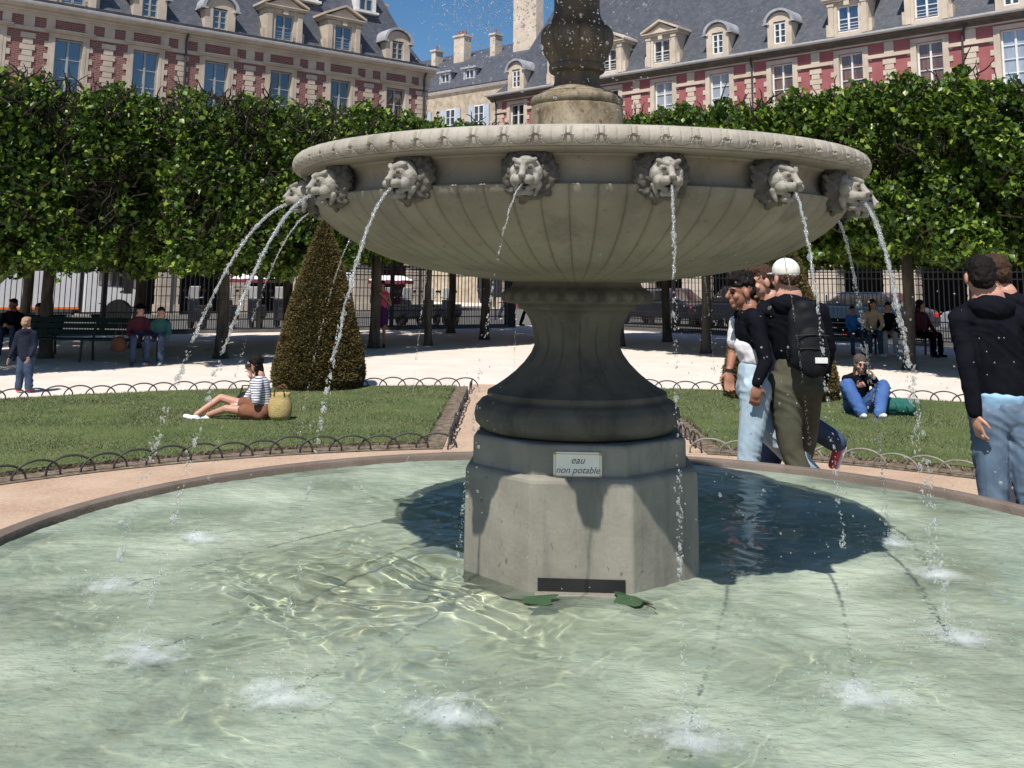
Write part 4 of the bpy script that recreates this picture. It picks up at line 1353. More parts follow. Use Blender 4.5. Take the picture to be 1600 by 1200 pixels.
def facade(root, x0, x1, centres, stone, infill, fm, glass, ww, wtop, style, gutter):
    """wall with real window openings, quoins, string courses, cornice and arcade"""
    W = MB(); ymin, ymax = .50, .95
    xs = [x0] + sum([[c - ww / 2 - .12, c + ww / 2 + .12] for c in centres], []) + [x1]
    for i in range(0, len(xs), 2): W.box(xs[i], xs[i + 1], ymin, ymax, 4.6, 12.75)
    for c in centres:
        a, b = c - ww / 2 - .12, c + ww / 2 + .12
        W.box(a, b, ymin, ymax, wtop, 12.75); W.box(a, b, ymin, ymax, 8.0, 9.25); W.box(a, b, ymin, ymax, 4.6, 5.3)
    W.build('wall', infill, root)
    for x, k in ((x0, 0), (x1, 1)):
        S = MB(); S.box(x - (.02 if k == 0 else .45), x + (.45 if k == 0 else .02), .95, 10, 0, 12.75); S.build('side_wall', infill, root)
    B = MB(); B.box(x0 + .5, x1 - .5, 10, 10.4, 0, 12.75); B.build('back_wall', infill, root)
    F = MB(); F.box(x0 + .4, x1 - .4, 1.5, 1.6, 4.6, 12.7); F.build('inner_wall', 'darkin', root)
    # surrounds of the windows
    for c in centres:
        S = MB()
        for zb, zt in ((5.3, 8.0), (9.25, wtop)):
            for s in (-1, 1):
                e = c + s * (ww / 2 + .06)
                S.box(e - .06, e + .06, .44, .90, zb, zt)
                e = c + s * (ww / 2 + .19)
                S.box(e - .07, e + .07, .455, .5, zb - .1, zt + .02)
                z = zb; j = 0
                while z < zt - .15:
                    if j % 2 == 0:
                        e2 = c + s * (ww / 2 + .34)
                        S.box(e2 - .08, e2 + .08, .465, .5, z, z + .24)
                    z += .26; j += 1
            S.box(c - ww / 2 - .12, c + ww / 2 + .12, .40, .5, zb - .14, zb)
            S.box(c - ww / 2 - .26, c + ww / 2 + .26, .455, .50, zt, zt + .20)
            if style == 'L' and zt > 9:
                S.box(c - ww / 2 - .42, c + ww / 2 + .42, .34, .50, zt + .20, zt + .27); S.box(c - ww / 2 - .46, c + ww / 2 + .46, .28, .50, zt + .27, zt + .35)
        S.build('window_surround', stone, root)
        for zb, zt in ((5.3, 8.0), (9.25, wtop)):
            g = glass(c)
            window(root, c, .66, zb, ww, zt - zb, 5 if style == 'R' else 3, fm, g)
    # piers: chain of alternating stones between two infill strips
    mids = [(a + b) / 2 for a, b in zip(centres[:-1], centres[1:])]
    ends = [x0 + .38, x1 - .38]
    for p in mids + ends:
        S = MB()
        for zb, zt in ((4.9, 8.35), (8.6, 11.92)):
            z = zb; j = 0
            while z + .2 < zt:
                hw = .30 if j % 2 == 0 else .20
                if p in ends: hw += .10
                S.box(p - hw, p + hw, .455, .50, z, z + .225); z += .25; j += 1
        S.box(p - .22, p + .22, .46, .5, 12.12, 12.62)
        S.build('stone_chain', stone, root)
    C = MB()
    # string courses
    seg = [x0] + sum([[c - ww / 2 - .26, c + ww / 2 + .26] for c in centres], []) + [x1]
    for i in range(0, len(seg), 2): C.box(seg[i], seg[i + 1], .40, .50, 11.93, 12.10)
    C.box(x0, x1, .40, .50, 8.38, 8.58); C.box(x0, x1, .38, .50, 4.62, 4.86)
    C.box(x0, x1, .42, .50, 12.64, 12.78)
    if style == 'L':
        for i in range(0, len(seg), 2):
            for e in (seg[i], seg[i + 1]):
                C.box(e - .14, e + .14, .44, .5, 12.10, 12.64)
        C.box(x0, x1, .445, .5, 12.56, 12.64)
    C.build('string_course', stone, root)
    K = MB(); K.prismx([(.50, 12.66), (.44, 12.70), (.36, 12.74), (.34, 12.80), (.16, 12.86), (.10, 12.92), (.10, 12.96), (.50, 12.96)], x0 - .3, x1 + .3)
    K.build('cornice', stone if style == 'L' else 'eaves', root)
    G = MB(); G.prismx([(.10, 12.963), (.02, 12.97), (-.04, 13.02), (-.06, 13.09), (.0, 13.11), (.12, 13.05), (.5, 13.0)], x0 - .4, x1 + .4)
    G.build('gutter', gutter, root)
    if style == 'L':
        G = MB(); G.box(x0 - .4, x1 + .4, .01, .30, 13.10, 13.24); G.build('eaves_board', 'gutter_dark', root)
    # arcade
    allp = [2 * centres[0] - mids[0] if mids else x0] + mids + [2 * centres[-1] - mids[-1]]
    for p in allp:
        if p < x0 - .1 or p > x1 + 2.5: continue
        pw = .70 if style == 'R' else .46; pd = 1.15 if style == 'R' else .90
        P = MB(); P.box(p - pw, p + pw, .46, pd, 0, 2.45); P.box(p - pw - .06, p + pw + .06, .40, pd + .06, 0, .5)
        P.box(p - pw - .10, p + pw + .10, .36, pd + .10, 2.45, 2.55); P.box(p - pw - .06, p + pw + .06, .40, pd + .06, 2.55, 2.68)
        for z in (.9, 1.3, 1.7, 2.1): P.box(p - pw - .015, p + pw + .015, .445, pd + .01, z, z + .30)
        P.build('arcade_pier', stone, root)
    for c in centres:
        hw = (centres[1] - centres[0]) / 2; r = hw - (.70 if style == 'R' else .46)
        pts = [(c - hw, 2.68), (c - r, 2.68)] + [(c - r * math.cos(t), 2.68 + r * math.sin(t) * .98) for t in np.linspace(.15, math.pi - .15, 15)] + [(c + r, 2.68), (c + hw, 2.68), (c + hw, 4.62), (c - hw, 4.62)]
        A = MB(); k = len(pts)
        A.prism(pts, .48, 1.1)
        A.build('arch', stone, root)
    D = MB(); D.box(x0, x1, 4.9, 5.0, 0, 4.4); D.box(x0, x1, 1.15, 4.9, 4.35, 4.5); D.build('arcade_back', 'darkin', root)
    return

S_ = 1.058
# left building
LB = empty('brick_building', (-13.07 * S_, 47.51 * S_, -.043), R(39.2), S_, 'long brick and stone building on the left with blue reflecting windows', 'building')
cl = [-7.42 + 3.33 * i for i in range(-6, 6)]
facade(LB, -29, 11.30, cl, 'facade_l', 'brick', 'frame_g', lambda c: 'glass_blue' if c < 2 else 'glass_dark', 1.16, 11.78, 'L', 'gutter')
# frieze panels stone border strip between windows: stone band over the brick
fz = MB()
for c in cl:
    for a, b in ((c - 1.665, c - 1.38), (c - 1.10, c - .84), (c + .84, c + 1.10), (c + 1.38, c + 1.665)): pass
    fz.box(c - .84, c - .62, .45, .5, 12.18, 12.56); fz.box(c + .62, c + .84, .45, .5, 12.18, 12.56)
fz.build('frieze_blocks', 'facade_l', LB)
hip_roof(ROOF, -29.4, 11.55, 11, LB)
for c, t in zip(cl, 'bssbsbbsbbsb'):
    pass
kinds = {-7.42: 'b', -4.1: 's', -.76: 's', 2.57: 'b', 5.9: 'b', 9.23: 's'}
for i, c in enumerate(cl):
    k = 'bsbbsb'[i % 6] if i < 6 else 'bssbbs'[i - 6]
    if k == 'b': big_dormer(LB, c, 13.32, 1.95, .98, 1.30, 'facade_l', 'frame_g', 'glass_blue')
    else: small_dormer(LB, c, 13.32, 'facade_l', 'frame_g', 'glass_blue', 1.75, .72, 1.0, 'lead')
for c in (4.4, 7.9, .8):        # small dormers high in the roof
    d = MB(); d.box(c - .62, c - .42, 1.55, 3.4, 16.0, 17.3); d.box(c + .42, c + .62, 1.55, 3.4, 16.0, 17.3); d.box(c - .62, c + .62, 1.5, 3.4, 17.3, 17.4); d.box(c - .75, c + .75, 1.42, 1.9, 15.88, 16.0)
    o = d.build('upper_dormer', 'gutter', LB); window(o, c, 1.62, 16.0, .84, 1.3, 2, 'frame_g', 'glass_blue')
for x, y, z0, z1, wx in ((9.3, 4.2, 16, 19.2, .55), (11.0, 5.6, 14.5, 17.6, .4), (12.2, 9.5, 12.0, 16.2, .3)):
    d = MB(); d.box(x - wx, x + wx, y - .5, y + .5, z0, z1); d.box(x - wx - .1, x + wx + .1, y - .6, y + .6, z1, z1 + .16); d.box(x - wx - .04, x + wx + .04, y - .54, y + .54, z1 - .5, z1 - .38)
    o = d.build('chimney', 'facade_l', LB)
    for j in (-.25, .05, .3):
        if abs(j) < wx: 
            q = MB(); q.lathe([(.11, z1 + .16), (.09, z1 + .55)], 10, (x + j, y, 0)); q.build('chimney_pot', 'clay', o)
for x in (-2.30, 11.0):
    d = MB(); d.tube([(x, .40, .2), (x, .40, 12.55), (x, .22, 12.85)], .055, 8); d.build('downpipe', 'pipe', LB)

# right building
RB = empty('painted_building', (9.47 * S_, 52.06 * S_, -.043), R(-43.3), S_, 'long stone building on the right with red painted panels and white windows', 'building')
cr = [-13.07, -9.5, -5.93, -2.35, 1.13, 4.66, 8.2, 11.85, 15.4, 18.9, 22.4]
gl = {4.66: 'glass_curtain', 8.2: 'glass_curtain', 11.85: 'glass_curtain', 15.4: 'glass_net', 1.13: 'glass_net', -2.35: 'glass_net'}
facade(RB, -14.95, 24.5, cr, 'facade_r', 'render_r', 'frame_w', lambda c: gl.get(c, 'glass_dark'), 1.16, 12.36, 'R', 'gutter')
hip_roof(ROOF, -15.1, 24.9, 11, RB)
for c, k in zip(cr, 'sbbbssbbsbs'):
    if k == 'b': big_dormer(RB, c, 13.36, 1.95, 1.06, 1.30, 'facade_r', 'frame_w', 'glass_blue' if c > 5 else 'glass_dark')
    else: small_dormer(RB, c, 13.34, 'facade_r', 'frame_w', 'glass_dark', 1.55, .66, 1.12)
for x, y, z0, z1, wx in ((2.0, 5.5, 20, 26, .8),):
    d = MB(); d.box(x - wx, x + wx, y - .6, y + .6, z0, z1); d.box(x - wx - .1, x + wx + .1, y - .7, y + .7, z1, z1 + .2)
    d.build('chimney', 'facade_r', RB)
for x in (3.05, 13.3, -14.75):
    d = MB(); d.tube([(x, .40, .2), (x, .40, 12.45), (x + (.25 if x == 13.3 else 0), .22, 12.85)], .05, 8); d.build('downpipe', 'pipe', RB)

# house behind the gap
BB = empty('rear_house', (-6.85 * S_, 84 * S_, -.043), R(-41.6), S_, 'beige rubble house with blue shutters in the gap between the long buildings', 'house')
m = MB(); m.box(-14, 14, .3, 9, 0, 17.0); m.build('wall', 'rubble', BB)
m = MB(); m.prismx([(.30, 17.0), (.10, 17.05), (.02, 17.2), (.30, 17.23)], -14, 14); m.build('cornice', 'gutter', BB)
hip_roof([(0, 17.2), (1.0, 18.4), (1.8, 19.7), (2.0, 19.75), (5, 21.6)], -14.2, 14.2, 10, BB, 'slate')
hip_roof([(0, 17.25), (.98, 18.45), (1.78, 19.72)], -14.25, 14.25, 10.1, BB, 'slate', 'lower_roof', -.04)
for x in (-4.4, -1.2, 2.2, 5.4):
    window(BB, x, .26, 13.6, 1.1, 2.0, 3, 'frame_w', 'glass_dark')
    for s in (-1, 1):
        m = MB(); m.box(x + s * .85 - .27, x + s * .85 + .27, .20, .26, 13.6, 15.6); m.build('shutter', 'shutter', BB)
for x in (-5.6, -2.0, 1.2, 4.0):
    d = MB(); d.box(x - .65, x - .45, .5, 2.4, 17.3, 18.8); d.box(x + .45, x + .65, .5, 2.4, 17.3, 18.8); d.box(x - .85, x + .85, .35, 2.8, 18.8, 18.95)
    o = d.build('dormer', 'lead', BB); window(o, x, .62, 17.35, .9, 1.4, 2, 'frame_w', 'glass_dark')
for x, z1, w in ((.70, 22.35, .60), (-2.4, 21.5, .25), (4.6, 21.9, .28), (8.1, 28, 1.22)):
    d = MB(); d.box(x - w, x + w, 2.6, 3.5, 19, z1); d.box(x - w - .1, x + w + .1, 2.5, 3.6, z1, z1 + .15)
    o = d.build('chimney', 'facade_r', BB)
    for j in range(0 if w > 1 else 3 if w > .5 else 1):
        q = MB(); q.lathe([(.12, z1 + .15), (.09, z1 + .6)], 10, (x - .4 + .4 * j if w > .5 else x, 3.0, 0)); q.build('chimney_pot', 'clay', o)

# ------------------------------------------------------------------ street things
def cone(x, y, label):
    r = empty('traffic_cone', (x, y, .01), random.random() * 3, 1, label, 'traffic cone', 'red and white traffic cones on the street')
    m = MB(); m.box(-.20, .20, -.20, .20, 0, .04); m.build('foot', 'cone_red', r, bevel=.01)
    def band(a, b, mt, nm):
        R_ = lambda z: .155 - .125 * z / .78
        q = MB(); q.lathe([(R_(a), a), (R_(b), b)], 20); q.build(nm, mt, r, smooth='auto')
    for a, b, mt in ((.04, .20, 'cone_white'), (.20, .44, 'cone_red'), (.44, .56, 'cone_white'), (.56, .80, 'cone_red')): band(a, b, mt, 'band')
cone(5.80, 42.8, 'red and white traffic cone just right of the pedestal, leftmost of the four')
cone(7.32, 42.0, 'traffic cone partly hidden behind the beaded water stream right of the pedestal')
cone(8.20, 40.6, 'traffic cone in front of the dark car, beside the curly haired young man')
cone(11.45, 35.0, 'traffic cone in front of the wheel of the blue parked car')

def car(x, y, a, L, W_, H, paint, label):
    r = empty('parked_car', (x, y, 0), a, 1, label, 'car', 'cars parked beyond the right fence')
    h = L / 2
    m = MB()
    side = [(-h, .32), (-h, .62), (-h + .12, .86), (-h + .75, .98), (h - .55, .98), (h - .06, .86), (h, .55), (h, .32)]
    m.prism(side, -W_ / 2, W_ / 2)
    m.build('body', paint, r, bevel=.07)
    m = MB(); m.prism([(-h + .75, .975), (-h + 1.55, H - .04), (h - 1.2, H - .03), (h - .45, .975)], -W_ / 2 + .10, W_ / 2 - .10)
    m.build('windows', 'glass_dark', r, bevel=.06)
    m = MB(); m.prism([(-h + 1.42, H - .07), (-h + 1.62, H), (h - 1.30, H), (h - 1.12, H - .07)], -W_ / 2 + .12, W_ / 2 - .12); 
    for px in (-h + 1.05, 0.05, h - .80): m.box(px - .03, px + .03, -W_ / 2 + .085, -W_ / 2 + .12, .97, H - .1)
    m.build('roof_panel', paint, r, bevel=.03)
    for sx in (-h + .82, h - .85):
        for sy in (-1, 1):
            q = MB(); q.lathe([(.20, -.11), (.31, -.11), (.335, -.07), (.335, .07), (.31, .11), (.20, .11)], 24)
            w = q.build('wheel', 'rubber', r, smooth='auto'); w.rotation_euler = (R(90), 0, 0); w.location = (sx, sy * (W_ / 2 - .09), .335)
            q = MB(); q.lathe([(.01, -.115), (.20, -.115), (.205, .0), (.01, .0)], 20); rim = q.build('rim', 'chrome', w)
            rim.scale = (1, 1, -1) if sy < 0 else (1, 1, 1)
    for sy in (-1, 1):
        q = MB(); q.box(-h - .01, -h + .10, sy * (W_ / 2 - .30) - .16, sy * (W_ / 2 - .30) + .16, .62, .76); q.build('headlight', 'frame_w', r, bevel=.03)
        q = MB(); q.box(h - .10, h + .01, sy * (W_ / 2 - .26) - .14, sy * (W_ / 2 - .26) + .14, .62, .80); q.build('tail_light', 'cone_red', r, bevel=.03)
    q = MB(); q.box(-h - .03, -h, -.26, .26, .40, .51); q.build('number_plate', 'cone_white', r)
AC = R(-47)
car(9.2, 39.5, AC, 4.6, 1.85, 1.62, 'carpaint_dark', 'dark tall parked car behind the fence, left of the right yew')
car(12.4, 36.1, AC, 4.3, 1.78, 1.45, 'carpaint_blue', 'dark blue parked car behind the fence, right of the right yew')
car(15.9, 32.4, AC, 4.4, 1.80, 1.46, 'carpaint_grey', 'silver parked car behind the fence beside the men at the right edge')
car(6.2, 42.9, AC, 4.3, 1.80, 1.50, 'carpaint_dark', 'black parked car partly hidden behind the pedestal')

# truck
def truck():
    a = R(33)
    r = empty('delivery_truck', (-17.6, 33.2, 0), a, 1, 'big white box truck with an orange stripe parked beyond the left fence', 'truck')
    m = MB(); m.box(-6, 3.6, 0, 2.4, .62, 3.6); m.build('cargo_box', 'truck_white', r, bevel=.04)
    m = MB(); m.box(-6.0, 3.6, -.012, 0, .62, .70); m.build('side_stripe', 'orange', r)
    m = MB(); m.box(-6, 3.4, .1, 2.3, .30, .60); m.build('chassis', 'chrome', r)
    m = MB(); m.prism([(3.75, .45), (5.7, .45), (5.8, 1.3), (5.45, 2.7), (3.75, 2.8)], .05, 2.35); cab = m.build('cab', 'truck_white', r, bevel=.06)
    m = MB(); m.prism([(4.2, 1.45), (5.5, 1.35), (5.3, 2.45), (4.2, 2.5)], .03, .06); m.build('side_window', 'glass_dark', cab)
    m = MB(); m.tube([(5.0, -.1, 2.3), (5.3, -.25, 2.0), (5.2, -.3, 1.3), (4.9, -.1, 1.2)], .035, 6); m.box(4.95, 5.25, -.38, -.30, 1.15, 1.75); m.build('wing_mirror', 'rubber', cab)
    for x in (-4.6, -3.4, 4.9):
        for yy in (.15, 2.1):
            q = MB(); q.lathe([(.22, -.14), (.46, -.14), (.48, -.1), (.48, .1), (.46, .14), (.22, .14)], 24)
            w = q.build('wheel', 'rubber', r, smooth='auto'); w.rotation_euler = (R(90), 0, 0); w.location = (x, yy, .48)
            q = MB(); q.lathe([(.01, -.1), (.23, -.1), (.23, .1), (.01, .1)], 18); q.build('rim', 'chrome', w)
truck()

# parasols on the cafe terrace
def parasol(x, y, label):
    r = empty('parasol', (x, y, 0), 0, 1, label, 'parasol', 'white and dark red cafe parasols')
    r.scale = (1, 1, .84)
    q = MB(); q.lathe([(.02, 0), (.02, 2.2)], 8); q.build('pole', 'chrome', r)
    V = [(0, 0, 2.32)]; n = 16
    for k, (rr, z) in enumerate(((.55, 2.24), (1.0, 2.02), (1.02, 1.84))):
        for i in range(n):
            t = 6.283 * i / n; s = rr * (1 if i % 2 == 0 else .93)
            V.append((s * math.cos(t), s * math.sin(t), z + (0 if i % 2 else .03)))
    f = [(0, 1 + i, 1 + (i + 1) % n) for i in range(n)]
    f2 = [(1 + i, 1 + n + i, 1 + n + (i + 1) % n, 1 + (i + 1) % n) for i in range(n)]
    f3 = [(1 + n + i, 1 + 2 * n + i, 1 + 2 * n + (i + 1) % n, 1 + n + (i + 1) % n) for i in range(n)]
    link('canopy', pymesh('canopy', V, f + f2, False), 'parasol_w', r)
    link('valance', pymesh('valance', V, f3, False), 'parasol_r', r)
    q = MB(); q.lathe([(.01, 0), (.28, 0), (.28, .06), (.05, .10)], 16); q.build('foot', 'iron', r)
parasol(-10.9, 44.0, 'white cafe parasol with a dark red edge left of the left yew')
parasol(-5.3, 46.0, 'white cafe parasol with a dark red edge behind the woman in pink')

# motor scooters lined up by the fence
def scooter_proto():
    r = empty('scooter')
    for x in (-.55, .62):
        q = MB(); q.lathe([(.13, -.05), (.23, -.05), (.25, -.02), (.25, .02), (.23, .05), (.13, .05)], 20); w = q.build('wheel', 'rubber', r, smooth='auto'); w.rotation_euler = (R(90), 0, 0); w.location = (x, 0, .25)
        q = MB(); q.lathe([(.01, -.03), (.14, -.03), (.14, .03), (.01, .03)], 14); q.build('rim', 'chrome', w)
    m = MB(); m.prism([(-.85, .45), (-.80, .72), (-.05, .74), (.0, .42), (.25, .34), (.25, .28), (-.1, .26), (-.5, .3)], -.16, .16); m.build('body', 'carpaint_dark', r, bevel=.04)
    m = MB(); m.prism([(-.80, .73), (-.76, .83), (-.1, .80), (-.04, .74)], -.15, .15); m.build('saddle', 'rubber', r, bevel=.03)
    m = MB(); m.prism([(.25, .34), (.42, .95), (.52, .98), (.48, .6), (.34, .30)], -.2, .2); m.build('leg_shield', 'carpaint_dark', r, bevel=.03)
    m = MB(); m.tube([(.62, 0, .25), (.44, 0, 1.0)], .025, 6); m.tube([(.36, -.32, 1.06), (.44, 0, 1.02), (.36, .32, 1.06)], .018, 6); m.build('handlebar', 'chrome', r)
    m = MB(); m.prism([(.46, 1.0), (.38, 1.42), (.40, 1.43), (.50, 1.0)], -.18, .18); m.build('windscreen', 'frame_w', r)
    for s in (-1, 1):
        q = MB(); q.tube([(.40, s * .25, 1.06), (.40, s * .33, 1.25)], .008, 5); q.box(.38, .41, s * .33 - .06, s * .33 + .06, 1.24, 1.33); q.build('mirror', 'rubber', r)
    return r
SC = scooter_proto()
spots = [(-9.6, 35.6), (-8.8, 36.1), (-8.0, 36.6), (-7.2, 37.2), (-6.3, 37.6), (-4.4, 38.9), (-3.7, 39.5), (-3.0, 40.0), (-2.3, 40.3), (-10.5, 35.0)]
names = ['scooter parked left of the first parasol pole', 'scooter with a pale windscreen under the first parasol', 'scooter right of the first parasol pole', 'scooter half hidden by the left edge of the left yew', 'scooter behind the left yew', 'scooter right of the woman in pink',
         'scooter left of the slim dark trunk', 'scooter right of the slim dark trunk', 'scooter nearest the gate', 'scooter behind the trunk left of the striped seated woman']
for i, ((x, y), nm) in enumerate(zip(spots, names)):
    o = SC if i == 0 else copy_tree(SC)
    o.location = (x, y, 0); o.rotation_euler = (0, R(0), R(122 + random.uniform(-9, 9)))
    tag(o, nm, 'scooter', 'motor scooters parked behind the left fence')

# sign boards
def board(x, y, w, h, z, mat, label, shape=None):
    m = MB()
    if shape: m.prism([(a * w / 2, z + b * h) for a, b in shape], -.02, .02)
    else: m.box(-w / 2, w / 2, -.02, .02, z, z + h)
    r = empty('sign_board', (x, y, 0), R(20), 1, label, 'sign', 'dark boards outside the arcade')
    m.build('panel', mat, r); q = MB(); q.tube([(0, .03, 0), (0, .03, z + .1)], .025, 6); q.build('stand', 'iron', r)
board(-1.25, 46.0, .46, 1.25, .75, 'gutter_dark', 'dark shield-shaped board on a stand seen under the bowl, left one', [(-1, 1), (-1, .45), (-.35, 0), (.35, 0), (1, .45), (1, 1)])
board(-.65, 46.5, .52, .80, 1.0, 'gutter_dark', 'dark square board seen under the bowl, right one')
r = empty('street_sign', (-6.35, 41.0, 0), R(15), 1, 'small white and blue notice fixed above the fence beside the left yew', 'sign')
m = MB(); m.box(-.16, .16, -.02, 0, 1.45, 2.0); m.build('panel', 'frame_w', r)
m = MB(); m.tube([(0, .02, 0), (0, .02, 2.05)], .03, 6); m.build('post', 'iron', r)
for z in (1.78, 1.52):
    c = bpy.data.curves.new('n', 'FONT'); c.body = '55'; c.size = .24; c.align_x = 'CENTER'; c.extrude = .002
    o = bpy.data.objects.new('t', c); col.objects.link(o); dg = bpy.context.evaluated_depsgraph_get(); dg.update()
    me = bpy.data.meshes.new_from_object(o.evaluated_get(dg)); bpy.data.objects.remove(o); me.name = 'lettering'
    t = link('lettering', me, 'sign_blue', r); t.rotation_euler = (R(90), 0, 0); t.location = (0, -.024, z)

# benches
def bench(x, y, a, L, label):
    r = empty('park_bench', (x, y, 0), a, 1, label, 'bench', 'dark green park benches')
    m = MB()
    for i in range(4): m.box(-L / 2, L / 2, -.30 + i * .125, -.30 + i * .125 + .10, .42, .46)
    m.build('seat', 'bench_green', r, bevel=.006)
    m = MB()
    for z in (.52, .64, .76): m.prismx([(.24 + (z - .5) * .25, z), (.27 + (z - .5) * .25, z), (.29 + (z - .41) * .25, z + .095), (.26 + (z - .41) * .25, z + .095)], -L / 2, L / 2)
    m.build('backrest', 'bench_green', r)
    for sx in (-1, 0, 1):
        for sy, t in ((-.24, 0), (.20, 1)):
            q = MB(); q.tube([(sx * (L / 2 - .12), sy, .42), (sx * (L / 2 - .12), sy + (.05 if t else -.05), 0)], .028, 6)
            if t: q.tube([(sx * (L / 2 - .12), sy, .42), (sx * (L / 2 - .12), sy + .18, .86)], .024, 6)
            q.build('leg', 'iron', r)
bench(-8.55, 21.2, R(-6), 3.0, 'dark green bench in the shade behind the woman in the black hat')
bench(-11.0, 22.9, R(-6), 2.2, 'dark bench at the left edge in the shade')
bench(9.0, 25.6, R(-8), 2.6, 'dark bench on the right with several people sitting on it')
# ------------------------------------------------------------------ people
def V3(*a): return Vector(a)
def frame(f, up=(0, 0, 1)):
    f = Vector(f).normalized(); u = Vector(up); r = f.cross(u).normalized(); u = r.cross(f)
    return r, f, u
def matcols(r, f, u): return np.array([[r.x, f.x, u.x], [r.y, f.y, u.y], [r.z, f.z, u.z]])

def head_prims(o, c, face, k=1.0, ears=True):
    r, f, u = frame(face); X = matcols(r, f, u); c = Vector(c)
    P = lambda x, y, z: tuple(c + (r * x + f * y + u * z) * k)
    S = lambda *q: tuple(v * k for v in q)
    o.ell(P(0, -.012, .030), S(.076, .094, .086), X)
    o.ell(P(0, .022, -.040), S(.059, .064, .072), X)
    o.ell(P(0, .060, -.096), S(.025, .022, .019), X)
    o.cap(P(0, .086, .016), P(0, .113, -.028), .010 * k, .0145 * k)
    o.ell(P(0, .108, -.034), S(.019, .012, .010), X)
    o.ell(P(0, .072, .026), S(.052, .020, .012), X)
    o.ell(P(0, .086, -.060), S(.024, .011, .0065), X)
    o.ell(P(0, .084, -.074), S(.021, .011, .007), X)
    for s in (-1, 1):
        o.ell(P(s * .040, .060, -.030), S(.022, .022, .022), X)
        if ears: o.ell(P(s * .079, -.008, -.010), S(.012, .022, .034), X)
    return P, S, X, (r, f, u)
def eyes(parent, P, k=1.0):
    for s in (-1, 1):
        o = Org()
        q = MB(); c = P(s * .031, .081, .002)
        me = pymesh('eye', SV * .0115 * k + np.array(c), SF, True)
        link('eye', me, 'hair_dark', parent)
        b = MB(); b.tube([P(s * .014, .094, .022), P(s * .034, .090, .028), P(s * .052, .074, .022)], .0035 * k, 5); b.build('eyebrow', 'hair_dark', parent)

def hand_prims(o, w, d, palm_n, k=1.0, curl=.5, thumb=1, spread=.3):
    """w wrist, d direction along the hand, palm_n palm normal (fingers curl that way)"""
    w = Vector(w); d = Vector(d).normalized(); n = Vector(palm_n); n = (n - d * n.dot(d)).normalized(); s = d.cross(n) * thumb
    X = matcols(s, d, n)
    o.cap(w - d * .02 * k, w + d * .03 * k, .026 * k, .026 * k, .7, s)
    o.ell(tuple(w + d * .055 * k), (.040 * k, .050 * k, .018 * k), X)
    for i, (off, ln) in enumerate(((-.030, .058), (-.010, .072), (.010, .078), (.030, .070))):
        b = w + d * .090 * k + s * off * k
        dd = (d + s * off * spread * 6).normalized()
        a1 = curl * .6; p1 = b + (dd * math.cos(a1) + n * math.sin(a1)) * ln * .5 * k
        a2 = curl * 1.5; p2 = p1 + (dd * math.cos(a2) + n * math.sin(a2)) * ln * .33 * k
        a3 = curl * 2.2; p3 = p2 + (dd * math.cos(a3) + n * math.sin(a3)) * ln * .24 * k
        o.cap(b - d * .02 * k, p1, .0092 * k, .0088 * k); o.cap(p1, p2, .0088 * k, .0080 * k); o.cap(p2, p3, .0080 * k, .0070 * k)
    b = w + d * .025 * k + s * .030 * k
    p1 = b + (s * .75 + d * .65 + n * .2).normalized() * .042 * k; p2 = p1 + (s * .25 + d * .9 + n * .4).normalized() * .032 * k
    o.cap(b, p1, .0125 * k, .0105 * k); o.cap(p1, p2, .0105 * k, .0085 * k)

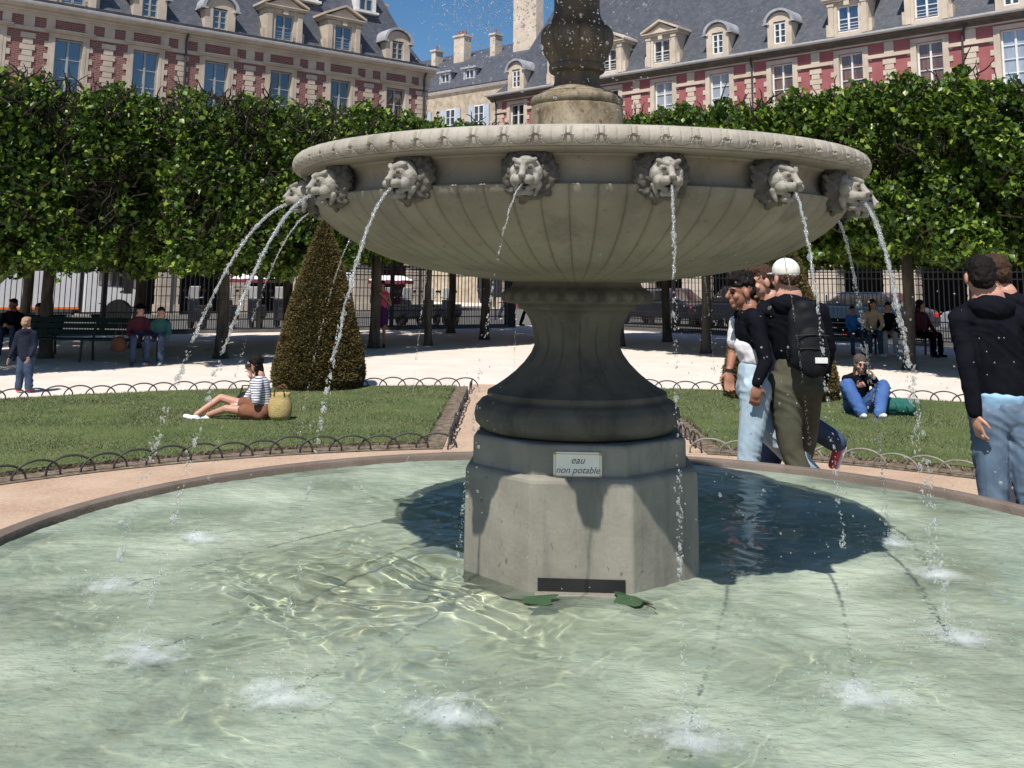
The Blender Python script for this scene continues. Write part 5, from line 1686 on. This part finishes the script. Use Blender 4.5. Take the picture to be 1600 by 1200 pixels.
def person(name_label, J, k=1.0, face=(0, -1, 0), skin='skin', hair='hair_dark', top='black_cloth', legs='dark_denim', shoe='rubber', group=None,
           voxel=.009, sleeves='long', leg_w=1.0, top_w=1.0, hands=(None, None), shorts=False, long_hair=False, hood=False, hem=None, haircut='short', skirt=None, eyes_on=True, legmat=None, extra=None, far=1):
    """J: world joints; hands = (dir, palm normal, curl, thumb) for left and right"""
    J = {a: Vector(b) for a, b in J.items()}
    if far != 1:        # walk the figure away from the pool edge
        for a in J:
            if a not in ('tL', 'tR'):
                q = J[a] * far; q.z = 1.65 + (J[a].z - 1.65) * far
                J[a] = q
        for a in ('aL', 'aR'): J[a].z = max(J[a].z, .10)
        k *= far
    base = Vector((J['pelvis'].x, J['pelvis'].y, 0))
    root = empty('person', base, 0, 1, name_label, 'person', group)
    for a in J: J[a] = J[a] - base
    hd = J['head']; r, f, u = frame(face)
    side = (J['sR'] - J['sL']).normalized()
    fwd = Vector((0, 0, 1)).cross(side).normalized()
    body = Org()
    P, S, X, fr = head_prims(body, hd, face, k)
    body.cap(hd + (-u * .05 - f * .015) * k, J['neck'] - Vector((0, 0, .02 * k)), .050 * k, .056 * k)
    body.cap(J['neck'], J['pelvis'], .095 * k, .10 * k, .75, side)
    body.cap(J['sL'].lerp(J['sR'], .12), J['sR'].lerp(J['sL'], .12), .050 * k)
    for s in 'LR':
        body.cap(J['s' + s], J['e' + s], .044 * k, .036 * k); body.cap(J['e' + s], J['w' + s], .036 * k, .024 * k)
        body.cap(J['h' + s], J['k' + s], .072 * k, .050 * k); body.cap(J['k' + s], J['a' + s], .050 * k, .034 * k)
        hn = hands[0 if s == 'L' else 1]
        d = (J['w' + s] - J['e' + s]).normalized()
        if hn is None: hn = (d, -side if s == 'R' else side, .45, 1 if s == 'L' else -1)
        hand_prims(body, J['w' + s], hn[0], hn[1], k, hn[2], hn[3])
    bo = body.build('body', skin, root, voxel, 2, None, .4)
    if eyes_on: eyes(bo, P, k)
    # hair
    h = Org()
    if haircut == 'short':
        h.ell(P(0, -.022, .048), S(.084, .098, .082), X); h.ell(P(0, -.055, .0), S(.076, .066, .075), X)
        h.ell(P(0, .045, .092), S(.060, .052, .032), X)
    elif haircut == 'curly':
        h.ell(P(0, -.012, .070), S(.086, .100, .082), X); h.ell(P(0, .055, .096), S(.066, .054, .046), X); h.ell(P(0, .01, .125), S(.07, .08, .045), X)
        h.ell(P(0, -.065, .01), S(.070, .050, .060), X)
    elif haircut == 'long':
        h.ell(P(0, -.020, .046), S(.088, .100, .086), X)
        h.cap(P(0, -.055, .0), P(0, -.085, -.20), .075 * k, .045 * k, .7, r)
        for s in (-1, 1): h.cap(P(s * .066, -.01, .02), P(s * .072, -.02, -.16), .028 * k, .02 * k)
    elif haircut == 'nape':
        h.ell(P(0, -.040, -.002), S(.074, .064, .050), X)
    if h:
        amp = .014 if haircut == 'curly' else .009
        hm = h.mesh('hair', .007 * max(k, .8), 2, nsum(nz((38, 38, 38), amp * k, 4), nz((95, 95, 60), .006 * k, 2)))
        link('hair', hm, hair, bo)
    # top
    t = Org(); w = top_w
    hemp = J['pelvis'] + Vector((0, 0, (hem if hem is not None else .0)))
    chest = J['neck'].lerp(J['pelvis'], .30)
    t.cap(J['neck'] - Vector((0, 0, .05 * k)), chest, .095 * k * w, .135 * k * w, .72, side)
    t.cap(chest, hemp, .150 * k * w, .148 * k * w, .74, side)
    t.cap(J['sL'].lerp(J['sR'], .08), J['sR'].lerp(J['sL'], .08), .066 * k * w)
    t.cap(J['neck'] + Vector((0, 0, .00)), J['sL'].lerp(J['neck'], .25), .050 * k, .052 * k * w); t.cap(J['neck'], J['sR'].lerp(J['neck'], .25), .050 * k, .052 * k * w)
    for s in 'LR':
        sl = sleeves if isinstance(sleeves, str) else sleeves['LR'.index(s)]
        if sl == 'long':
            t.cap(J['s' + s], J['e' + s], .062 * k * w, .052 * k * w); t.cap(J['e' + s], J['w' + s].lerp(J['e' + s], .06), .052 * k * w, .038 * k * w)
        elif sl == 'short':
            t.cap(J['s' + s], J['s' + s].lerp(J['e' + s], .62), .064 * k * w, .062 * k * w)
    if hood:
        t.ell(tuple(J['neck'] - fwd * .075 * k + Vector((0, 0, -.045 * k))), (.115 * k, .06 * k, .070 * k), matcols(side, fwd, Vector((0, 0, 1))))
        dn = Vector((0, 0, -.035 * k)); t.cap(J['neck'] - fwd * .05 * k + side * .09 * k + dn, J['neck'] + fwd * .06 * k + side * .04 * k + dn, .036 * k); t.cap(J['neck'] - fwd * .05 * k - side * .09 * k + dn, J['neck'] + fwd * .06 * k - side * .04 * k + dn, .036 * k)
    folds = fold(.012 * k, .9, 1)
    t.build('top', top, root, voxel * 1.25, 3, folds)
    # legs
    if legs:
        g = Org(); lw = leg_w
        g.cap(J['hL'].lerp(J['hR'], -.05), J['hR'].lerp(J['hL'], -.05), .105 * k)
        g.cap(J['pelvis'] + Vector((0, 0, .06 * k)), J['pelvis'] - Vector((0, 0, .03 * k)), .135 * k, .14 * k, .78, side)
        for s in 'LR':
            if shorts:
                g.cap(J['h' + s], J['h' + s].lerp(J['k' + s], .48), .100 * k, .092 * k)
            else:
                g.cap(J['h' + s], J['k' + s], .098 * k * (lw * .5 + .5), .072 * k * lw); g.cap(J['k' + s], J['a' + s], .070 * k * lw, .062 * k * lw)
        lf = fold(.022 * k, 1.0, 3)
        g.build('trousers' if not shorts else 'shorts', legs, root, voxel * 1.25, 3, lf)
    if skirt:
        q = Org(); a, b = J['pelvis'] + Vector((0, 0, .08)), J['pelvis'] - Vector((0, 0, .26))
        q.cap(a, b, .14, .19, .8, side); q.build('skirt', skirt, root, voxel * 1.4, 2, nz((9, 9, 3), .015, 2))
    for s in 'LR':
        o = Org(); a = J['a' + s]; td = J.get('t' + s, None)
        d = (td if td is not None else fwd).normalized() if td is None else td_dir(td, base)
        o.cap(a + Vector((0, 0, -.03 * k)), a + Vector((0, 0, -.045 * k)), .044 * k, .046 * k)
        o.cap(a - d * .035 * k + Vector((0, 0, -.055 * k)), a + d * .135 * k + Vector((0, 0, -.062 * k)), .046 * k, .040 * k, .8, Vector((0, 0, 1)).cross(d) if abs(d.z) < .9 else side)
        o.build('shoe', shoe, root, .010, 2)
    return root, J, P, S, X, fr, base, bo
def td_dir(td, base): return (Vector(td) + base).normalized()

def fold(amp, f, seed):
    """creases: ridged noise stretched along a slanting direction, with calm areas between"""
    def g(co):
        out = np.empty(len(co))
        for i, (x, y, z) in enumerate(co):
            a = (z * 1.0 + x * .55 + y * .3); b = (x - z * .35)
            w = mnoise.noise(Vector((x * 3 + seed, y * 3, z * 3)))
            q = mnoise.noise(Vector((b * 4 * f + seed, y * 6, a * 15 * f + w * 2.2)))
            r = 1 - abs(q) * 3.0
            m = max(0.0, .45 + 1.3 * mnoise.noise(Vector((x * 4.5, y * 4.5 + seed, z * 3.2))))
            out[i] = (max(r, -.3) * .75 * min(m, 1)) + .5 * w
        return out * amp
    return g
GW = 'people in the square'
# the three friends walking behind the pool
r, J, P, S, X, fr, b, bo = person('curly haired young man in pale wide jeans and black hoodie walking left in profile', dict(
    head=(1.645, 7.40, 1.60), neck=(1.70, 7.42, 1.475), sL=(1.71, 7.26, 1.40), sR=(1.69, 7.60, 1.40), eL=(1.76, 7.20, 1.14), wL=(1.685, 7.17, .985),
    eR=(1.62, 7.62, 1.15), wR=(1.57, 7.50, 1.04), pelvis=(1.72, 7.42, .98), hL=(1.72, 7.34, .93), hR=(1.72, 7.50, .93),
    kL=(1.655, 7.32, .54), aL=(1.63, 7.31, .11), kR=(1.87, 7.50, .60), aR=(2.20, 7.50, .28), tL=(-1, -.1, 0), tR=(-.8, 0, -.5)),
    .98, (-1, -.22, -.03), 'skin_tan', 'hair_dark', 'black_cloth', 'pale_denim', 'white_cloth', GW, .0075, ('long', 'none'), 1.18, 1.0,
    hands=(((-.1, 0, -1), (0, 1, 0), .5, 1), ((-.1, -.3, -1), (0, -1, 0), .5, 1)), haircut='curly', hem=.31, hood=True, far=1.065)
o = Org(); o.cap(J['pelvis'] + V3(-.01, 0, .23), J['pelvis'] + V3(.01, 0, .20), .140, .154, .80, V3(0, 1, 0)); o.cap(J['sR'] + V3(-.04, 0, -.02), J['sR'].lerp(J['eR'], .62) + V3(-.01, -.01, 0), .058, .060)
o.build('white_tee', 'white_cloth', r, .010, 3, nz((10, 10, 18), .010, 5))
for w in ('wL', 'wR'):
    m = MB(); q = J[w]; m.tube([q + V3(0, 0, .02), q + V3(0, 0, .004)], .031, 12); m.build('watch' if w == 'wR' else 'bracelet', 'rubber' if w == 'wR' else 'chrome', r)

r, J, P, S, X, fr, b, bo = person('dark haired man behind the white-capped one, trailing a red shoe', dict(
    head=(1.90, 7.85, 1.675), neck=(1.97, 7.88, 1.55), sL=(2.0, 7.70, 1.46), sR=(2.0, 8.06, 1.46), eL=(2.06, 7.72, 1.20), wL=(1.98, 7.74, .98),
    eR=(2.05, 8.05, 1.2), wR=(1.95, 8.05, .98), pelvis=(2.04, 7.88, 1.0), hL=(2.04, 7.80, .95), hR=(2.05, 7.96, .95),
    kL=(1.93, 7.80, .52), aL=(1.90, 7.80, .11), kR=(2.18, 7.92, .66), aR=(2.44, 7.90, .50), tL=(-1, 0, 0), tR=(-.25, 0, -1)),
    1.0, (-1, -.25, -.15), 'skin', 'hair_brown', 'navy_cloth', 'dark_denim', 'rubber', GW, .009, 'long', 1.18, 1.0, far=1.065)
for c in [c for c in r.children if c.name.startswith('shoe')][1:]:
    bpy.data.objects.remove(c)
o = Org(); a = J['aR']; o.cap(a + V3(.02, 0, -.02), a + V3(-.04, 0, -.17), .044, .036, .8, V3(0, 1, 0)); o.build('shoe', 'red_shoe', r, .009, 2)
o = Org(); o.cap(a + V3(.035, 0, .0), a + V3(.035, 0, -.06), .030, .030); o.cap(a + V3(.06, 0, -.04), a + V3(-.005, 0, -.19), .022, .020, 1.6, V3(1, 0, 0)); o.build('sole', 'white_cloth', r, .008, 2)

r, J, P, S, X, fr, b, bo = person('young man seen from behind in a white cap and olive trousers', dict(
    head=(1.945, 7.33, 1.70), neck=(1.965, 7.33, 1.565), sL=(1.80, 7.36, 1.47), sR=(2.17, 7.30, 1.47), eL=(1.76, 7.42, 1.20), wL=(1.82, 7.50, 1.0),
    eR=(2.235, 7.34, 1.22), wR=(2.215, 7.42, .995), pelvis=(2.0, 7.35, 1.02), hL=(1.92, 7.36, .96), hR=(2.08, 7.34, .96),
    kL=(1.95, 7.34, .54), aL=(2.07, 7.34, .12), kR=(2.10, 7.54, .56), aR=(2.05, 7.70, .14), tL=(-.3, 1, 0), tR=(-.1, 1, 0)),
    1.04, (-.35, 1, -.02), 'skin', 'hair_brown', 'black_cloth', 'olive_cloth', 'rubber', GW, .009, 'long', 1.12, 1.02, hood=True, haircut='nape', hem=.21, far=1.065)
h = Org(); h.ell(P(0, -.010, .052), S(.090, .108, .088), X)
hm = h.mesh('cap', .008, 3)
co = np.array([v.co[:] for v in hm.vertices])
cap_ = link('cap', hm, 'capwhite', r)
bm = bmesh.new(); bm.from_mesh(hm); hc = Vector(P(0, 0, .022)); bmesh.ops.bisect_plane(bm, geom=bm.verts[:] + bm.edges[:] + bm.faces[:], plane_co=hc, plane_no=-fr[2] - fr[1] * .05, clear_outer=True); bm.to_mesh(hm); bm.free()
hm.update()
o = Org(); o.ell(P(0, .115, .034), S(.062, .070, .008), X); o.build('cap_peak', 'capwhite', cap_, .006, 1)
m = MB(); m.tube([P(-.035, -.098, .024), P(0, -.106, .022), P(.035, -.098, .024)], .005, 5); m.build('cap_strap', 'capwhite', cap_)
# backpack: his own carried thing
bp = empty('backpack', (2.175, 7.60, 1.06), 0, 1.0, 'black backpack on the back of the man in the white cap', 'backpack')
o = Org(); B0 = Vector((2.07, 7.13, 1.08))
o.cap((0, 0, .10), (-.02, .02, .36), .150, .125, .62, (1, 0, 0)); o.ell((0, 0, .05), (.150, .085, .08)); o.ell((-.02, .02, .42), (.09, .07, .07))
o.build('main_bag', 'pack_cloth', bp, .011, 2, nsum(nz((8, 8, 8), .010, 2), nz((20, 20, 20), .004, 5)))
o = Org(); o.cap((.0, -.085, .05), (0, -.075, .20), .115, .105, .45, (1, 0, 0)); o.build('front_pocket', 'pack_cloth', bp, .010, 2, nz((14, 14, 14), .006, 3))
m = MB()
m.tube([(-.115, -.108, .235), (0, -.125, .245), (.115, -.108, .235)], .005, 5); m.tube([(-.10, -.118, .145), (0, -.138, .15), (.10, -.118, .145)], .0045, 5)
m.build('zip', 'rubber', bp)
m = MB(); m.box(.0, .09, -.142, -.136, .045, .085); m.build('patch', 'white_cloth', bp, bevel=.002)
m = MB()
for s in (-1, 1): m.tube([(s * .07 - .02, .05, .44), (s * .10 - .02, .10, .475), (s * .11 - .03, .22, .42), (s * .13, .24, .25), (s * .12, .10, .05)], .018, 6)
m.tube([(-.04, .02, .46), (-.02, .0, .51), (.0, .02, .46)], .008, 6)
m.build('strap', 'pack_cloth', bp, smooth=True)

# the two men at the right edge
r, J, P, S, X, fr, b, bo = person('man at the right edge seen from behind in black hoodie and blue jeans', dict(
    head=(2.865, 6.32, 1.715), neck=(2.90, 6.30, 1.58), sL=(2.735, 6.32, 1.46), sR=(3.10, 6.26, 1.46), eL=(2.735, 6.26, 1.18), wL=(2.745, 6.22, .915),
    eR=(3.20, 6.22, 1.18), wR=(3.16, 6.28, .93), pelvis=(2.955, 6.30, .97), hL=(2.87, 6.31, .90), hR=(3.04, 6.29, .90),
    kL=(2.87, 6.32, .48), aL=(2.88, 6.34, .10), kR=(3.06, 6.26, .48), aR=(3.10, 6.24, .10), tL=(-.1, 1, 0), tR=(.2, 1, 0)),
    1.04, (.12, 1, .0), 'skin', 'hair_dark', 'black_cloth', 'mid_denim', 'white_cloth', GW, .0072, 'long', 1.20, 1.08,
    hands=(((.12, -.05, -1), (.9, .3, .3), .55, 1), None), hood=True, hem=.10, far=1.045)
o = Org(); o.cap(J['pelvis'] + V3(0, 0, .07), J['pelvis'] + V3(0, 0, .05), .150, .170, .80, V3(1, 0, 0)); o.build('shirt_tail', 'sky_cloth', r, .010, 2, nz((14, 14, 20), .008, 5))
r, J, P, S, X, fr, b, bo = person('brown haired man in a black jacket half hidden behind the man at the right edge', dict(
    head=(3.255, 7.0, 1.745), neck=(3.32, 7.0, 1.60), sL=(3.20, 7.12, 1.52), sR=(3.46, 6.86, 1.52), eL=(3.16, 7.12, 1.22), wL=(3.2, 7.2, .98),
    eR=(3.55, 6.84, 1.22), wR=(3.5, 6.8, .98), pelvis=(3.36, 7.0, 1.0), hL=(3.30, 7.06, .94), hR=(3.42, 6.94, .94),
    kL=(3.28, 7.05, .5), aL=(3.24, 7.02, .11), kR=(3.44, 6.94, .5), aR=(3.46, 6.94, .11), tL=(-.3, 1, 0), tR=(.2, 1, 0)),
    1.04, (-.9, .55, -.05), 'skin', 'hair_brown', 'black_cloth', 'grey_cloth', 'white_cloth', GW, .009, 'long', 1.2, 1.08, hood=True, far=1.045)

# woman on the left lawn
r, J, P, S, X, fr, b, bo = person('woman in a striped long sleeved jersey and brown shorts sitting on the left lawn', dict(
    head=(-3.015, 12.40, .665), neck=(-2.955, 12.42, .535), sL=(-2.93, 12.27, .465), sR=(-3.02, 12.60, .475), eL=(-2.93, 12.20, .27), wL=(-3.00, 12.25, .50),
    eR=(-3.12, 12.58, .25), wR=(-3.22, 12.45, .19), pelvis=(-2.87, 12.43, .13), hL=(-2.90, 12.33, .12), hR=(-2.90, 12.53, .12),
    kL=(-3.29, 12.28, .17), aL=(-3.54, 12.42, .08), kR=(-3.42, 12.50, .27), aR=(-3.66, 12.36, .09), tL=(-1, -.1, .3), tR=(-1, .05, .3)),
    .93, (-.95, -.30, -.12), 'skin', 'hair_dark', 'stripes', 'brown_cloth', 'white_cloth', GW, .010, 'long', 1, .98,
    hands=(((-.25, 0, 1), (-1, 0, .2), .9, 1), ((-1, -.1, -.2), (0, 0, -1), .5, 1)), shorts=True, haircut='long')
m = MB(); m.tube([P(-.07, .05, .0), P(-.035, .105, .0), P(.035, .105, .0), P(.07, .05, .0)], .013, 6); m.build('sunglasses', 'rubber', r)
# straw bag
rt = empty('straw_bag', (-2.68, 12.35, .05), 0, 1, 'tall woven straw basket bag standing on the grass beside the striped woman', 'bag')
m = MB(); m.lathe([(.01, 0), (.115, 0), (.135, .05), (.142, .14), (.125, .22), (.105, .27), (.112, .30), (.104, .30), (.098, .27), (.118, .22), (.12, .03), (.01, .02)], 40)
o = m.build('basket', 'straw', rt, smooth=True); o.scale = (1, .8, 1)
m = MB()
for s in (-1, 1): m.tube([(-.06, s * .075, .27), (-.05, s * .085, .36), (0, s * .088, .385), (.05, s * .085, .36), (.06, s * .075, .27)], .008, 6)
m.build('handle', 'leather', rt, smooth=True)
# dark bag behind her
rt = empty('handbag', (-3.18, 12.75, .05), .3, 1, 'small dark bag on the grass behind the striped woman', 'bag')
o = Org(); o.ell((0, 0, .14), (.13, .08, .13)); o.build('body', 'pack_cloth', rt, .012, 2, nz((12, 12, 12), .01, 1))
m = MB(); m.tube([(-.08, 0, .22), (-.05, 0, .34), (.05, 0, .34), (.08, 0, .22)], .009, 6); m.build('strap', 'rubber', rt)

# child
r, J, P, S, X, fr, b, bo = person('small fair haired child in a navy jacket standing with its back turned', dict(
    head=(-7.09, 15.3, 1.00), neck=(-7.08, 15.3, .905), sL=(-7.19, 15.30, .84), sR=(-6.96, 15.3, .84), eL=(-7.23, 15.28, .66), wL=(-7.26, 15.22, .50),
    eR=(-6.93, 15.28, .66), wR=(-6.95, 15.18, .52), pelvis=(-7.06, 15.3, .54), hL=(-7.11, 15.3, .50), hR=(-7.01, 15.3, .50),
    kL=(-7.12, 15.3, .28), aL=(-7.13, 15.3, .08), kR=(-7.0, 15.3, .28), aR=(-6.98, 15.3, .08), tL=(-.2, 1, 0), tR=(.2, 1, 0)),
    .70, (.15, 1, -.05), 'skin', 'hair_blond', 'child_navy', 'dark_denim', 'red_shoe', GW, .009, 'long', 1.2, 1.12, hood=True, hem=-.02)
bo.scale = (1, 1, 1)

def shade_person(label, pos, rot, mode, head_z, face, cols, k=1.0, hat=False, **kw):
    """simple sitting or standing figure facing local -y, rotated about z"""
    c, s = math.cos(rot), math.sin(rot)
    def T(x, y, z): return (pos[0] + x * c - y * s, pos[1] + x * s + y * c, z)
    if mode == 'sit':
        lean = kw.pop('lean', .0)
        sh = head_z - .24 * k
        J = dict(head=T(0, -lean, head_z), neck=T(0, -lean * .75, head_z - .135 * k), sL=T(.17 * k, -lean * .7, sh), sR=T(-.17 * k, -lean * .7, sh), eL=T(.22 * k, -.08 - lean * .6, sh - .25 * k), wL=T(.12, -.30, .60 * k if k > .8 else .5),
                 eR=T(-.22 * k, -.08 - lean * .6, sh - .25 * k), wR=T(-.12, -.30, .62 * k if k > .8 else .5), pelvis=T(0, 0, .56), hL=T(.09, -.03, .53), hR=T(-.09, -.03, .53),
                 kL=T(.12, -.42 * k, .52), aL=T(.13, -.42 * k, .09), kR=T(-.12, -.42 * k, .52), aR=T(-.13, -.44 * k, .09), tL=T(.1, -1, 0), tR=T(-.1, -1, 0))
    else:
        st = kw.pop('step', .06)
        J = dict(head=T(0, 0, head_z), neck=T(0, 0, head_z - .135 * k), sL=T(.18 * k, 0, head_z - .25 * k), sR=T(-.18 * k, 0, head_z - .25 * k), eL=T(.24 * k, 0, head_z - .52 * k), wL=kw.pop('wL', None) or T(.22 * k, -.10, head_z - .76 * k),
                 eR=T(-.24 * k, 0, head_z - .52 * k), wR=kw.pop('wR', None) or T(-.22 * k, -.08, head_z - .76 * k), pelvis=T(0, 0, head_z - .66 * k), hL=T(.08, 0, head_z - .72 * k), hR=T(-.08, 0, head_z - .72 * k),
                 kL=T(.09, -st, .50 * k), aL=T(.10, -st * 1.2, .10), kR=T(-.09, st, .50 * k), aR=T(-.10, st * 1.5, .11), tL=T(.1, -1, 0), tR=T(-.1, -1, 0))
    for q in ('tL', 'tR'):
        v = Vector(J[q]); J[q] = tuple(v - Vector((pos[0], pos[1], 0)))
    skin, hair, top, legs, shoe = cols
    fx, fy = face
    out = person(label, J, k, (fx * c - fy * s, fx * s + fy * c, -.08), skin, hair, top, legs, shoe, GW, .013, eyes_on=False, **kw)
    if hat:
        r, J2, P, S, X, fr, b, bo = out
        h = Org(); h.ell(P(0, 0, .07), S(.095, .115, .07), X); h.ell(P(0, 0, .055), S(.20, .21, .014), X)
        h.build('hat', 'black_cloth', r, .010, 2)
    return out
shade_person('woman in a black hat and burgundy jacket sitting on the bench in the shade', (-7.30, 20.55), R(25), 'sit', 1.05, (.6, -1), ('skin', 'hair_brown', 'burgundy_cloth', 'dark_denim', 'leather'), .92, True, haircut='long')
rt = empty('shoulder_bag', (-7.55, 20.2, .28), 0, 1, 'round brown shoulder bag hanging beside the woman in the black hat', 'bag')
o = Org(); o.ell((0, 0, .12), (.17, .09, .16)); o.build('body', 'leather', rt, .014, 2)
m = MB(); m.tube([(-.12, 0, .20), (-.03, .1, .55), (.08, .05, .20)], .012, 5); m.build('strap', 'leather', rt)
shade_person('child in a dark teal top sitting beside the woman in the black hat', (-6.92, 20.65), R(5), 'sit', 1.0, (.3, -1), ('skin', 'hair_dark', 'teal_cloth', 'dark_denim', 'grey_cloth'), .88, haircut='short')
shade_person('man in dark clothes sitting on the bench at the left edge', (-10.85, 22.8), R(10), 'sit', 1.08, (-.4, -1), ('skin_tan', 'hair_dark', 'black_cloth', 'dark_denim', 'rubber'), 1.0, lean=.15)
shade_person('dark figure in a cap on the bench behind the standing child', (-10.15, 22.6), R(-20), 'sit', 1.0, (.8, -1), ('skin_tan', 'hair_dark', 'navy_cloth', 'dark_denim', 'rubber'), .95, lean=.1)
shade_person('woman in a pink top and purple skirt standing under the trees', (-3.27, 26.4), R(0), 'stand', 1.56, (.1, -1), ('skin_tan', 'hair_dark', 'pink_cloth', None, 'rubber'), .95, sleeves='none', skirt='purple_cloth',
             wL=(-3.20, 26.2, 1.28), wR=(-3.35, 26.2, 1.30), haircut='long')
shade_person('passer-by in dark clothes walking on the pavement beyond the gate boards', (-.15, 46.5), R(70), 'stand', 1.62, (0, -1), ('skin', 'hair_dark', 'navy_cloth', 'dark_denim', 'white_cloth'), 1.0, step=.22)
shade_person('person in black walking through the gateway, legs showing beside the pedestal', (.80, 40.3), R(80), 'stand', 1.6, (0, -1), ('skin', 'hair_dark', 'black_cloth', 'black_cloth', 'rubber'), 1.0, step=.25)
shade_person('person in a beige top bending forward on the right bench', (8.85, 25.5), R(-12), 'sit', 1.22, (.4, -1), ('skin', 'hair_brown', 'beige_cloth', 'dark_denim', 'white_cloth'), 1.0, lean=.30, haircut='long')
shade_person('person in a dark top bent over next to the beige top on the right bench', (9.20, 25.45), R(-12), 'sit', 1.16, (-.4, -1), ('skin', 'hair_dark', 'black_cloth', 'grey_cloth', 'white_cloth'), .98, lean=.28)
shade_person('small child in a bright blue coat at the left end of the right bench', (8.35, 25.4), R(0), 'sit', 1.08, (0, -1), ('skin_tan', 'hair_dark', 'blue_cloth', 'dark_denim', 'rubber'), .75)
shade_person('long haired woman in a dark red coat on the bench right of the thick trunk', (9.98, 25.3), R(30), 'sit', 1.22, (.8, -1), ('skin', 'hair_dark', 'burgundy_cloth', 'black_cloth', 'rubber'), .98, haircut='long')

# seated photographer on the right lawn
r, J, P, S, X, fr, b, bo = person('person in blue jeans sitting knees up on the right lawn with a camera', dict(
    head=(4.51, 13.48, .665), neck=(4.51, 13.55, .535), sL=(4.68, 13.55, .465), sR=(4.34, 13.55, .465), eL=(4.74, 13.42, .27), wL=(4.63, 13.33, .50),
    eR=(4.29, 13.40, .26), wR=(4.38, 13.25, .40), pelvis=(4.51, 13.65, .13), hL=(4.60, 13.60, .12), hR=(4.42, 13.60, .12),
    kL=(4.73, 13.30, .40), aL=(4.59, 13.08, .10), kR=(4.28, 13.30, .40), aR=(4.36, 13.05, .10), tL=(.1, -1, .35), tR=(-.1, -1, .35)),
    .95, (0, -1, -.15), 'skin', 'hair_grey', 'black_cloth', 'blue_denim', 'white_cloth', GW, .0095, 'long', 1.25, 1.0,
    hands=(((-.4, -.3, .8), (-1, 0, 0), .9, 1), ((.3, -.3, .2), (0, -1, 0), .9, -1)), haircut='long')
rt = empty('camera', (4.56, 13.33, .64), 0, 1, 'small black camera held by the person sitting on the right lawn', 'camera')
m = MB(); m.box(-.06, .06, -.025, .025, -.035, .035); m.box(-.02, .02, -.02, .02, .035, .055); m.build('body', 'rubber', rt, bevel=.006)
m = MB(); m.lathe([(.01, 0), (.030, 0), (.032, .05), (.01, .05)], 18); l_ = m.build('lens', 'rubber', rt); l_.rotation_euler = (R(90), 0, 0); l_.location = (0, -.02, 0)
rt = empty('rucksack', (4.94, 13.35, .05), R(8), 1, 'dark green rucksack lying on the grass beside the seated person with the camera', 'rucksack')
o = Org(); o.cap((-.12, 0, .10), (.12, 0, .095), .115, .10, .85, (0, 0, 1)); o.build('main_bag', 'green_bag', rt, .011, 2, nsum(nz((12, 12, 12), .012, 2), nz((30, 30, 30), .005, 2)))
o = Org(); o.cap((-.04, -.085, .09), (.10, -.085, .085), .062, .058, .5, (0, 0, 1)); o.build('side_pocket', 'green_bag', rt, .010, 2, nz((20, 20, 20), .006, 9))
m = MB()
m.tube([(-.10, -.09, .17), (-.09, -.12, .10), (-.08, -.10, .02)], .009, 6); m.tube([(.02, -.14, .16), (.04, -.155, .08), (.05, -.12, .02)], .007, 6); m.tube([(.16, -.05, .19), (.26, -.06, .12), (.25, -.06, .02), (.15, -.05, .01)], .010, 6)
m.build('strap', 'teal_cloth', rt, smooth=True)
